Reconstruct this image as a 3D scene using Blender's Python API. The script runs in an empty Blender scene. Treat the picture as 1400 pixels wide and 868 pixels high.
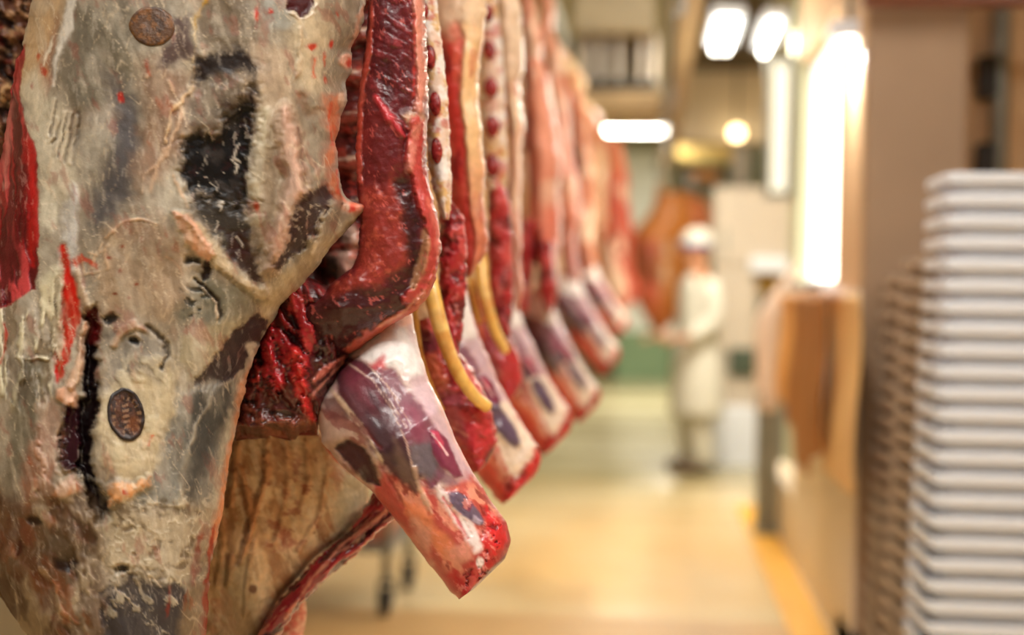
import bpy, bmesh, math, random
import numpy as np
from mathutils import Vector, Matrix
random.seed(7)
C = bpy.context.scene.collection
S = bpy.context.scene
R = math.radians

# ------------------------------------------------------------------ camera
F = 50.0 / 36.0 * 1400.0
yaw, pitch, roll = R(5.57), R(0.92), R(1.0)
CAM = np.array([0.0, 0.0, 1.32])
fw = np.array([-math.sin(yaw) * math.cos(pitch), math.cos(yaw) * math.cos(pitch), -math.sin(pitch)])
r0 = np.array([math.cos(yaw), math.sin(yaw), 0.0])
u0 = np.cross(r0, fw)
rt = r0 * math.cos(roll) + u0 * math.sin(roll)
up = u0 * math.cos(roll) - r0 * math.sin(roll)


def P(px, py, d):
    px, py, d = np.asarray(px, float), np.asarray(py, float), np.asarray(d, float)
    ray = fw + np.multiply.outer((px - 700) / F, rt) + np.multiply.outer((434 - py) / F, up)
    return CAM + ray * d[..., None]


def on_floor(px, py, z=0.0):
    ray = P(px, py, 1.0) - CAM
    return CAM + ray * ((z - CAM[2]) / ray[2])


def on_y(px, py, y):
    ray = P(px, py, 1.0) - CAM
    return CAM + ray * (y / ray[1])


def on_x(px, py, x):
    ray = P(px, py, 1.0) - CAM
    return CAM + ray * (x / ray[0])


cam_d = bpy.data.cameras.new('camera')
cam = bpy.data.objects.new('camera', cam_d)
C.objects.link(cam)
cam.matrix_world = Matrix([[rt[0], up[0], -fw[0], CAM[0]], [rt[1], up[1], -fw[1], CAM[1]],
                           [rt[2], up[2], -fw[2], CAM[2]], [0, 0, 0, 1]])
cam_d.sensor_width = 36
cam_d.lens = 50
cam_d.clip_start = 0.05
cam_d.dof.use_dof = True
cam_d.dof.focus_distance = 1.96
cam_d.dof.aperture_fstop = 1.5
cam_d.dof.aperture_blades = 0
S.camera = cam

# ------------------------------------------------------------------ noise and paint
_rng = np.random.RandomState(3)
_LAT = _rng.rand(64, 256, 256)


def vnoise(x, y, seed=0):
    L = _LAT[seed % 64]
    xi, yi = np.floor(x).astype(int), np.floor(y).astype(int)
    fx, fy = x - xi, y - yi
    fx = fx * fx * fx * (fx * (fx * 6 - 15) + 10)
    fy = fy * fy * fy * (fy * (fy * 6 - 15) + 10)
    x0, x1, y0, y1 = xi & 255, (xi + 1) & 255, yi & 255, (yi + 1) & 255
    a = L[y0, x0] * (1 - fx) + L[y0, x1] * fx
    b = L[y1, x0] * (1 - fx) + L[y1, x1] * fx
    return a * (1 - fy) + b * fy


def fbm(x, y, sc, octv=4, seed=0, gain=0.5):
    o = np.zeros_like(x)
    amp, tot = 1.0, 0.0
    for k in range(octv):
        c, s = math.cos(0.6 * k), math.sin(0.6 * k)
        xx, yy = (x * c - y * s) / sc, (x * s + y * c) / sc
        o += amp * vnoise(xx + 17.3 * k, yy + 5.1 * k, seed + k)
        tot += amp
        amp *= gain
        sc *= 0.5
    return o / tot


def lin(c):
    c = np.asarray(c, float) / 255.0
    return np.where(c <= 0.04045, c / 12.92, ((c + 0.055) / 1.055) ** 2.4)


def sst(a, b, x):
    t = np.clip((x - a) / (b - a + 1e-9), 0, 1)
    return t * t * (3 - 2 * t)


def sd_seg(u, v, a, b, wa=0.0, wb=0.0):
    dx, dy = b[0] - a[0], b[1] - a[1]
    t = np.clip(((u - a[0]) * dx + (v - a[1]) * dy) / (dx * dx + dy * dy + 1e-9), 0, 1)
    return np.hypot(u - a[0] - t * dx, v - a[1] - t * dy) - (wa + (wb - wa) * t)


def sd_poly(u, v, pts):
    d = np.full(u.shape, 1e9)
    ins = np.zeros(u.shape, bool)
    n = len(pts)
    for i in range(n):
        a, b = pts[i], pts[(i + 1) % n]
        d = np.minimum(d, sd_seg(u, v, a, b))
        if a[1] != b[1]:
            cr = ((a[1] > v) != (b[1] > v)) & (u < (b[0] - a[0]) * (v - a[1]) / (b[1] - a[1]) + a[0])
            ins ^= cr
    return np.where(ins, -d, d)


PX = 1.0e-3   # about one millimetre per pixel at the nearest carcasses


class Paint:
    def __init__(s, u, v, al, ac, seed=0):
        s.u, s.v, s.al, s.ac = u, v, al, ac
        s.col = np.zeros((len(u), 3))
        s.h = np.zeros(len(u))
        s.wet = np.full(len(u), 0.45)
        s.seed = seed

    def base(s, c):
        s.col[:] = lin(c)

    def _mix(s, idx, a, c, dh, wet, ah=None):
        if c is not None:
            s.col[idx] = s.col[idx] * (1 - a[:, None]) + lin(c) * a[:, None]
        if dh:
            s.h[idx] += (a if ah is None else ah) * dh * PX * .7
        if wet is not None:
            s.wet[idx] = s.wet[idx] * (1 - a) + wet * a

    def _sel(s, pts, m):
        xs, ys = [q[0] for q in pts], [q[1] for q in pts]
        return np.nonzero((s.u > min(xs) - m) & (s.u < max(xs) + m) & (s.v > min(ys) - m) & (s.v < max(ys) + m))[0]

    def poly(s, pts, c, soft=10, al=1.0, rag=8, rs=18, dh=0, wet=None):
        i = s._sel(pts, soft + rag + 2)
        if not len(i):
            return
        u, v = s.u[i], s.v[i]
        s.seed += 1
        d = sd_poly(u, v, pts) + rag * 2.4 * (fbm(u, v, rs, 4, s.seed, 0.6) - 0.5)
        s._mix(i, al * sst(soft / 2, -soft / 2, d), c, dh, wet, al * sst(soft * .9 + 2, -soft * .9 - 4, d))

    def stroke(s, pts, w, c, soft=6, al=1.0, rag=3, rs=12, dh=0, wet=None):
        if not isinstance(w, (list, tuple)):
            w = [w] * len(pts)
        i = s._sel(pts, soft + rag + max(w) + 2)
        if not len(i):
            return
        u, v = s.u[i], s.v[i]
        s.seed += 1
        d = np.full(u.shape, 1e9)
        for k in range(len(pts) - 1):
            d = np.minimum(d, sd_seg(u, v, pts[k], pts[k + 1], w[k] / 2, w[k + 1] / 2))
        d = d + rag * 2.4 * (fbm(u, v, rs, 3, s.seed, 0.6) - 0.5)
        s._mix(i, al * sst(soft / 2, -soft / 2, d), c, dh, wet)

    def blob(s, c0, r, c, soft=None, al=1.0, rag=4, rs=14, dh=0, ang=0, wet=None):
        m = max(r) * 1.5 + 10
        i = s._sel([c0], m)
        if not len(i):
            return
        u, v = s.u[i] - c0[0], s.v[i] - c0[1]
        ca, sa = math.cos(R(ang)), math.sin(R(ang))
        x, y = u * ca + v * sa, -u * sa + v * ca
        s.seed += 1
        rr = min(r)
        d = (np.hypot(x / r[0], y / r[1]) - 1) * rr + rag * 2.4 * (fbm(s.u[i], s.v[i], rs, 3, s.seed, 0.6) - 0.5)
        soft = soft or rr * 0.5
        s._mix(i, al * sst(soft / 2, -soft / 2, d), c, dh, wet)

    def mottle(s, c, sc, lo, hi, al=1.0, ang=0, st=1.0, dh=0, octv=4, where=None, wet=None):
        ca, sa = math.cos(R(ang)), math.sin(R(ang))
        x, y = (s.u * ca + s.v * sa) / st, -s.u * sa + s.v * ca
        s.seed += 1
        a = al * sst(lo, hi, fbm(x, y, sc, octv, s.seed, 0.6))
        if where is not None:
            a = a * where
        s._mix(np.arange(len(s.u)), a, c, dh, wet)

    def veins(s, c, sc, w, al=1.0, ang=0, st=1.0, dh=0, where=None, octv=3):
        ca, sa = math.cos(R(ang)), math.sin(R(ang))
        x, y = (s.u * ca + s.v * sa) / st, -s.u * sa + s.v * ca
        s.seed += 1
        n = fbm(x, y, sc, octv, s.seed, 0.55)
        a = al * sst(w, 0, np.abs(n - 0.5))
        if where is not None:
            a = a * where
        s._mix(np.arange(len(s.u)), a, c, dh, None)

    def warp(s, sc, amp):
        s.seed += 2
        a = fbm(s.u, s.v, sc, 3, s.seed, .5) - .5; b = fbm(s.u, s.v, sc, 3, s.seed + 7, .5) - .5
        s.u = s.u + a * 2.6 * amp; s.v = s.v + b * 2.6 * amp

    def bumps(s, sc, amp, octv=4, ang=0, st=1.0):
        ca, sa = math.cos(R(ang)), math.sin(R(ang))
        x, y = (s.u * ca + s.v * sa) / st, -s.u * sa + s.v * ca
        s.seed += 1
        s.h += (fbm(x, y, sc, octv, s.seed, 0.55) - 0.5) * 2 * amp * PX

    def mask(s, pts, soft=20):
        return sst(soft / 2, -soft / 2, sd_poly(s.u, s.v, pts))


# ------------------------------------------------------------------ materials
def new_mat(name):
    m = bpy.data.materials.new(name)
    m.use_nodes = True
    nt = m.node_tree
    return m, nt, nt.nodes['Principled BSDF']


def mat_tissue(name, bump=0.25, scale=260, coat=0.25, spec=.45):
    m, nt, b = new_mat(name)
    N, L = nt.nodes, nt.links
    a = N.new('ShaderNodeAttribute'); a.attribute_name = 'tissue'
    w = N.new('ShaderNodeAttribute'); w.attribute_name = 'wetness'
    tc = N.new('ShaderNodeTexCoord')
    n = N.new('ShaderNodeTexNoise'); n.inputs['Scale'].default_value = scale; n.inputs['Detail'].default_value = 4
    n2 = N.new('ShaderNodeTexNoise'); n2.inputs['Scale'].default_value = scale * 0.3; n2.inputs['Detail'].default_value = 6
    L.new(tc.outputs['Object'], n.inputs['Vector']); L.new(tc.outputs['Object'], n2.inputs['Vector'])
    mr = N.new('ShaderNodeMapRange'); mr.inputs[1].default_value = 0.3; mr.inputs[2].default_value = 0.7
    mr.inputs[3].default_value = 0.86; mr.inputs[4].default_value = 1.12
    L.new(n2.outputs['Fac'], mr.inputs[0])
    mx = N.new('ShaderNodeMix'); mx.data_type = 'RGBA'; mx.blend_type = 'MULTIPLY'; mx.inputs[0].default_value = 1
    L.new(a.outputs['Color'], mx.inputs[6]); L.new(mr.outputs[0], mx.inputs[7])
    L.new(mx.outputs[2], b.inputs['Base Color'])
    L.new(w.outputs['Fac'], b.inputs['Roughness'])
    bp = N.new('ShaderNodeBump'); bp.inputs['Strength'].default_value = bump; bp.inputs['Distance'].default_value = 0.003
    L.new(n.outputs['Fac'], bp.inputs['Height']); L.new(bp.outputs[0], b.inputs['Normal'])
    b.inputs['Coat Weight'].default_value = coat
    b.inputs['Coat Roughness'].default_value = 0.22
    b.inputs['Specular IOR Level'].default_value = spec
    return m


def mat_plain(name, c, rough=0.5, metal=0.0, var=0.08, scale=6, emis=None, es=0, bump=0.0, spec=0.5, trans=0):
    m, nt, b = new_mat(name)
    N, L = nt.nodes, nt.links
    c = lin(c)
    tc = N.new('ShaderNodeTexCoord')
    n = N.new('ShaderNodeTexNoise'); n.inputs['Scale'].default_value = scale; n.inputs['Detail'].default_value = 5
    L.new(tc.outputs['Object'], n.inputs['Vector'])
    cr = N.new('ShaderNodeValToRGB')
    cr.color_ramp.elements[0].position = 0.3; cr.color_ramp.elements[1].position = 0.7
    cr.color_ramp.elements[0].color = (*(c * (1 - var)), 1)
    cr.color_ramp.elements[1].color = (*np.clip(c * (1 + var), 0, 1), 1)
    L.new(n.outputs['Fac'], cr.inputs[0]); L.new(cr.outputs[0], b.inputs['Base Color'])
    b.inputs['Roughness'].default_value = rough
    b.inputs['Metallic'].default_value = metal
    b.inputs['Specular IOR Level'].default_value = spec
    if trans:
        b.inputs['Transmission Weight'].default_value = trans
    if emis is not None:
        b.inputs['Emission Color'].default_value = (*lin(emis), 1)
        b.inputs['Emission Strength'].default_value = es
    if bump:
        bp = N.new('ShaderNodeBump'); bp.inputs['Strength'].default_value = bump
        L.new(n.outputs['Fac'], bp.inputs['Height']); L.new(bp.outputs[0], b.inputs['Normal'])
    return m


M_FAT = mat_tissue('fat_and_membrane', 0.16, 300, 0.06, .22)
M_MEAT = mat_tissue('red_meat', 0.3, 240, 0.22, .4)
M_LEG = mat_tissue('leg_membrane', 0.12, 240, 0.28, .35)
M_INK = mat_tissue('stamp_ink', 0.3, 300, 0.1)


# ------------------------------------------------------------------ mesh builders
def tag(o, label=None, cat=None, group=None, kind=None):
    if label: o['label'] = label
    if cat: o['category'] = cat
    if group: o['group'] = group
    if kind: o['kind'] = kind
    return o


def link(name, me, mat, parent=None, loc=None):
    o = bpy.data.objects.new(name, me)
    C.objects.link(o)
    if mat is not None and me is not None:
        me.materials.append(mat)
    if parent is not None:
        o.parent = parent
    if loc is not None:
        o.location = loc
    return o


def empty(name, loc, label=None, cat=None, group=None):
    o = bpy.data.objects.new(name, None)
    o.empty_display_size = 0.1
    C.objects.link(o)
    o.location = Vector([float(x) for x in loc])
    return tag(o, label, cat, group)


def mesh_np(name, co, faces4, tris=None):
    me = bpy.data.meshes.new(name)
    nq = len(faces4); ntr = 0 if tris is None else len(tris)
    me.vertices.add(len(co)); me.vertices.foreach_set('co', np.ascontiguousarray(co, np.float32).ravel())
    li = faces4.ravel()
    if ntr: li = np.concatenate([li, np.asarray(tris).ravel()])
    me.loops.add(len(li)); me.loops.foreach_set('vertex_index', li.astype(np.int32))
    me.polygons.add(nq + ntr)
    st = np.concatenate([np.arange(nq) * 4, nq * 4 + np.arange(ntr) * 3]).astype(np.int32)
    me.polygons.foreach_set('loop_start', st)
    me.update(calc_edges=True)
    me.validate()
    me.polygons.foreach_set('use_smooth', np.ones(len(me.polygons), bool))
    return me


def smooth1(a, w):
    if w < 2: return a
    k = np.hanning(w + 2)[1:-1]; k /= k.sum()
    pad = w // 2
    b = np.concatenate([np.repeat(a[:1], pad, 0), a, np.repeat(a[-1:], w - 1 - pad, 0)])
    return np.stack([np.convolve(b[:, j], k, 'valid') for j in range(a.shape[1])], 1)


SURF = {}


def loft(name, rows, paint, mat, parent=None, dv=2.0, du=2.0, tf=0.05, tb=0.05, d=2.0, pw=2.0, sm=16,
         jit=(2.0, 10.0), wob=0.0, xf=None, seed=0, nb=None, key=None, flat=0.0, dsm=0, vj=0.0):
    """A closed body: each row is (uL, vL, uR, vR[, d, tf, tb]); rings run across the front and back around."""
    rr = []
    for q in rows:
        q = list(q)
        if len(q) < 5: q.append(d)
        if len(q) < 6: q.append(tf)
        if len(q) < 7: q.append(tb)
        rr.append(q)
    A = np.array(rr, float)
    mid = np.stack([(A[:, 0] + A[:, 2]) / 2, (A[:, 1] + A[:, 3]) / 2], 1)
    cum = np.concatenate([[0], np.cumsum(np.hypot(*np.diff(mid, axis=0).T))])
    n = max(6, int(cum[-1] / dv) + 1)
    s = np.linspace(0, cum[-1], n)
    B = np.stack([np.interp(s, cum, A[:, j]) for j in range(7)], 1)
    core = smooth1(B, max(1, int(sm / dv)))
    core[0], core[-1] = B[0], B[-1]
    B = core
    # ragged edges
    nl = (fbm(B[:, 1], s, jit[1], 3, seed + 11) - 0.5) * 2 * jit[0]
    nr = (fbm(B[:, 3], s, jit[1], 3, seed + 23) - 0.5) * 2 * jit[0]
    wv = np.stack([B[:, 2] - B[:, 0], B[:, 3] - B[:, 1]], 1)
    wl = np.hypot(wv[:, 0], wv[:, 1]) + 1e-6
    wv /= wl[:, None]
    n2 = (fbm(B[:, 1], s, 55.0, 2, seed + 31) - 0.5) * 2 * wob; n3 = (fbm(B[:, 3], s, 55.0, 2, seed + 41) - 0.5) * 2 * wob
    n2 = np.clip(n2, -wl * .2, wl * .2); n3 = np.clip(n3, -wl * .2, wl * .2)
    B[:, 0] += wv[:, 0] * n2; B[:, 1] += wv[:, 1] * n2; B[:, 2] += wv[:, 0] * n3; B[:, 3] += wv[:, 1] * n3
    nl = np.minimum(nl, wl * 0.2); nr = np.minimum(nr, wl * 0.2)
    nu = max(8, int(np.max(wl) / du))
    nb = nb or max(6, nu // 5)
    thf = np.linspace(0, math.pi, nu)
    thb = np.linspace(math.pi, 2 * math.pi, nb + 2)[1:-1]
    ring_t = np.concatenate([(1 - np.cos(thf)) / 2, (1 - np.cos(thb)) / 2])
    if flat:
        tl = np.concatenate([np.linspace(0, 1, nu), np.linspace(1, 0, nb + 2)[1:-1]])
        ring_t = ring_t * (1 - flat) + tl * flat
    front = np.concatenate([np.ones(nu), np.zeros(nb)])
    m = nu + nb
    T = np.broadcast_to(ring_t, (n, m)); FR = np.broadcast_to(front, (n, m))
    shp = np.maximum(0, 1 - np.abs(2 * T - 1) ** pw) ** (1.0 / pw)
    if dsm:
        e = smooth1(np.stack([B[:, 0], B[:, 2]], 1), int(dsm / dv))
        T2 = np.clip((B[:, 0:1] + (B[:, 2:3] - B[:, 0:1]) * T - e[:, 0:1]) / (e[:, 1:2] - e[:, 0:1]), .004, .996)
        shp = np.maximum(0, 1 - np.abs(2 * T2 - 1) ** pw) ** (1.0 / pw) * np.sqrt(np.maximum(0, 1 - np.abs(2 * T - 1) ** 14))
    U = B[:, 0:1] * (1 - T) + B[:, 2:3] * T
    V = B[:, 1:2] * (1 - T) + B[:, 3:4] * T
    px = np.minimum(T, 1 - T) * wl[:, None]
    jw = np.where(T < .5, nl[:, None], nr[:, None]) * np.exp(-px / 9.0)
    U = U + wv[:, 0:1] * jw; V = V + wv[:, 1:2] * jw
    AL = np.broadcast_to((s / cum[-1])[:, None], (n, m))
    if vj:
        V = V + (fbm(U, U * 0 + 3.3, 22.0, 4, seed + 3, .6) - .5) * 2 * vj * AL ** 3
    p = Paint(U.ravel().copy(), V.ravel().copy(), AL.ravel(), T.ravel(), seed)
    paint(p)
    H = p.h.reshape(n, m)
    D = np.where(FR > 0, B[:, 4:5] - B[:, 5:6] * shp - H, B[:, 4:5] + B[:, 6:7] * shp - 0.3 * H)
    UU, VV = (U, V) if xf is None else xf(U, V)
    co = P(UU.ravel(), VV.ravel(), D.ravel())
    origin = co.mean(0)
    c0, c1 = co[:m].mean(0), co[-m:].mean(0)
    allco = np.concatenate([co, [c0], [c1]]) - origin
    i = np.arange(n - 1)[:, None] * m; j = np.arange(m)[None, :]; j2 = (j + 1) % m
    q = np.stack([i + j, i + m + j, i + m + j2, i + j2], -1).reshape(-1, 4)
    jj = np.arange(m); k2 = (jj + 1) % m
    t0 = np.stack([np.full(m, n * m), jj, k2], 1)
    t1 = np.stack([np.full(m, n * m + 1), (n - 1) * m + k2, (n - 1) * m + jj], 1)
    me = mesh_np(name, allco, q, np.concatenate([t0, t1]))
    colr = np.concatenate([p.col, p.col[:1], p.col[-1:]])
    at = me.attributes.new('tissue', 'FLOAT_COLOR', 'POINT')
    at.data.foreach_set('color', np.concatenate([np.clip(colr, 0, 1), np.ones((len(colr), 1))], 1).astype(np.float32).ravel())
    aw = me.attributes.new('wetness', 'FLOAT', 'POINT')
    aw.data.foreach_set('value', np.concatenate([p.wet, p.wet[:1], p.wet[-1:]]).astype(np.float32))
    o = link(name, me, mat)
    set_parent(o, parent, origin)
    if key:
        SURF[key] = (U, V, D, FR)
    return o


def world_loc(o):
    l = np.zeros(3)
    while o is not None:
        l = l + np.array(o.location)
        o = o.parent
    return l


def set_parent(o, parent, origin):
    origin = np.asarray(origin, float)
    if parent is not None:
        o.parent = parent
        origin = origin - world_loc(parent)
    o.location = Vector([float(x) for x in origin])


def tube(name, pts, rad, mat, parent=None, paint=None, seg=12, sub=6, flatten=1.0):
    """Tapered tube through world points (numpy Nx3), rounded ends."""
    pts = np.asarray(pts, float); n0 = len(pts)
    rad = np.asarray(rad if isinstance(rad, (list, tuple)) else [rad] * n0, float)
    t = np.linspace(0, n0 - 1, (n0 - 1) * sub + 1)
    q = np.stack([np.interp(t, np.arange(n0), pts[:, k]) for k in range(3)], 1)
    q2 = smooth1(q, sub | 1); q2[0], q2[-1] = q[0], q[-1]; q = q2
    r = np.interp(t, np.arange(n0), rad)
    ex = np.concatenate([[0.0], r, [0.0]])
    dd = np.gradient(q, axis=0); dd /= np.linalg.norm(dd, axis=1)[:, None] + 1e-9
    q = np.concatenate([[q[0] - dd[0] * r[0] * 0.5], q, [q[-1] + dd[-1] * r[-1] * 0.5]])
    dd = np.concatenate([dd[:1], dd, dd[-1:]])
    ex[0], ex[-1] = r[0] * 0.35, r[-1] * 0.35
    ref = np.array([0, 0, 1.0]) if abs(dd[:, 2]).mean() < 0.8 else np.array([0, 1.0, 0])
    a = np.cross(dd, ref); a /= np.linalg.norm(a, axis=1)[:, None] + 1e-9
    b = np.cross(dd, a)
    th = np.linspace(0, 2 * math.pi, seg, endpoint=False)
    co = q[:, None, :] + ex[:, None, None] * (np.cos(th)[None, :, None] * a[:, None, :] + flatten * np.sin(th)[None, :, None] * b[:, None, :])
    n, m = co.shape[:2]
    co = co.reshape(-1, 3)
    origin = co.mean(0)
    i = np.arange(n - 1)[:, None] * m; j = np.arange(m)[None, :]; j2 = (j + 1) % m
    f = np.stack([i + j, i + j2, i + m + j2, i + m + j], -1).reshape(-1, 4)
    allco = np.concatenate([co, [q[0]], [q[-1]]]) - origin
    jj = np.arange(m); k2 = (jj + 1) % m
    tr = np.concatenate([np.stack([np.full(m, n * m), k2, jj], 1), np.stack([np.full(m, n * m + 1), (n - 1) * m + jj, (n - 1) * m + k2], 1)])
    me = mesh_np(name, allco, f, tr)
    if paint is not None:
        al = np.repeat(np.linspace(0, 1, n), m); ac = np.tile(th / 6.283, n)
        p = Paint(al * 300, ac * 40, al, ac, 5); paint(p)
        colr = np.concatenate([p.col, p.col[:1], p.col[-1:]])
        at = me.attributes.new('tissue', 'FLOAT_COLOR', 'POINT')
        at.data.foreach_set('color', np.concatenate([np.clip(colr, 0, 1), np.ones((len(colr), 1))], 1).astype(np.float32).ravel())
        aw = me.attributes.new('wetness', 'FLOAT', 'POINT')
        aw.data.foreach_set('value', np.full(len(colr), 0.35, np.float32))
    o = link(name, me, mat)
    set_parent(o, parent, origin)
    return o


def bm_obj(name, bm, mat, parent=None, origin=None, smooth=False, bevel=0.0):
    if origin is None:
        cs = [v.co for v in bm.verts]
        origin = sum(cs, Vector()) / len(cs)
    origin = Vector([float(x) for x in origin])
    bmesh.ops.translate(bm, verts=bm.verts, vec=-origin)
    bmesh.ops.recalc_face_normals(bm, faces=bm.faces)
    me = bpy.data.meshes.new(name); bm.to_mesh(me); bm.free()
    if smooth:
        me.polygons.foreach_set('use_smooth', np.ones(len(me.polygons), bool))
    o = link(name, me, mat)
    set_parent(o, parent, origin)
    if bevel:
        md = o.modifiers.new('bevel', 'BEVEL'); md.width = bevel; md.segments = 2; md.limit_method = 'ANGLE'
    return o


def add_box(bm, lo, hi):
    lo, hi = [float(x) for x in lo], [float(x) for x in hi]
    g = bmesh.ops.create_cube(bm, size=1.0)
    for v in g['verts']:
        v.co = Vector([(lo[k] + hi[k]) / 2 + v.co[k] * (hi[k] - lo[k]) for k in range(3)])
    return g['verts']


def box(name, lo, hi, mat, parent=None, bevel=0.0, origin=None):
    bm = bmesh.new(); add_box(bm, lo, hi)
    return bm_obj(name, bm, mat, parent, origin, bevel=bevel)


def add_cyl(bm, a, b, r, seg=16, r2=None):
    a, b = Vector([float(x) for x in a]), Vector([float(x) for x in b])
    q = (b - a)
    mtx = Matrix.Translation((a + b) / 2) @ q.to_track_quat('Z', 'Y').to_matrix().to_4x4()
    bmesh.ops.create_cone(bm, cap_ends=True, segments=seg, radius1=r, radius2=r if r2 is None else r2, depth=q.length, matrix=mtx)


def cyl(name, a, b, r, mat, parent=None, seg=16, r2=None, origin=None):
    bm = bmesh.new(); add_cyl(bm, a, b, r, seg, r2)
    o = bm_obj(name, bm, mat, parent, origin, smooth=False, bevel=0.0)
    for pl in o.data.polygons:
        pl.use_smooth = len(pl.vertices) == 4
    return o


def struct(o):
    o['kind'] = 'structure'
    return o

# ================================================================== the nearest carcass: outer side
UPR = [(500, 0), (497, 30), (486, 55), (479, 66), (482, 80), (480, 97), (472, 116), (474, 138), (466, 160), (465, 177), (458, 191),
       (462, 221), (466, 253), (472, 270), (484, 277), (501, 280), (501, 286), (490, 297), (479, 308), (468, 322), (451, 339), (432, 367),
       (407, 397), (385, 416), (374, 438), (357, 465), (347, 492), (337, 517), (333, 542), (326, 573), (315, 620), (307, 681), (302, 714),
       (291, 757), (286, 800), (283, 868)]
LFT = [(0, 43), (40, 35), (70, 30), (83, 21), (116, 17), (155, 12), (193, 5), (235, -2), (300, -22), (400, -48), (500, -66), (600, -72), (700, -52),
       (780, -20), (820, 0), (841, 15), (868, 36)]
_lv, _lu = [q[0] for q in LFT], [q[1] for q in LFT]


def left0(v):
    return float(np.interp(v, _lv, _lu))


rows = [(215, -640, 245, -640, 2.03, .03, .03), (190, -630, 270, -630, 2.03, .06, .06), (185, -480, 300, -480, 2.03, .09, .09),
        (120, -330, 400, -330, 2.03, .13, .14), (60, -180, 480, -180, 2.03, .15, .11), (46, -60, 500, -60, 2.03, .16, .11)]
for (ur, vr) in UPR:
    rows.append((left0(vr), vr, ur, vr, 2.03, .16, .11))
rows += [(70, 920, 276, 920, 2.03, .15, .11), (110, 1000, 262, 1000, 2.03, .12, .14), (150, 1080, 250, 1080, 2.03, .08, .1), (185, 1130, 225, 1130, 2.03, .03, .04)]


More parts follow.
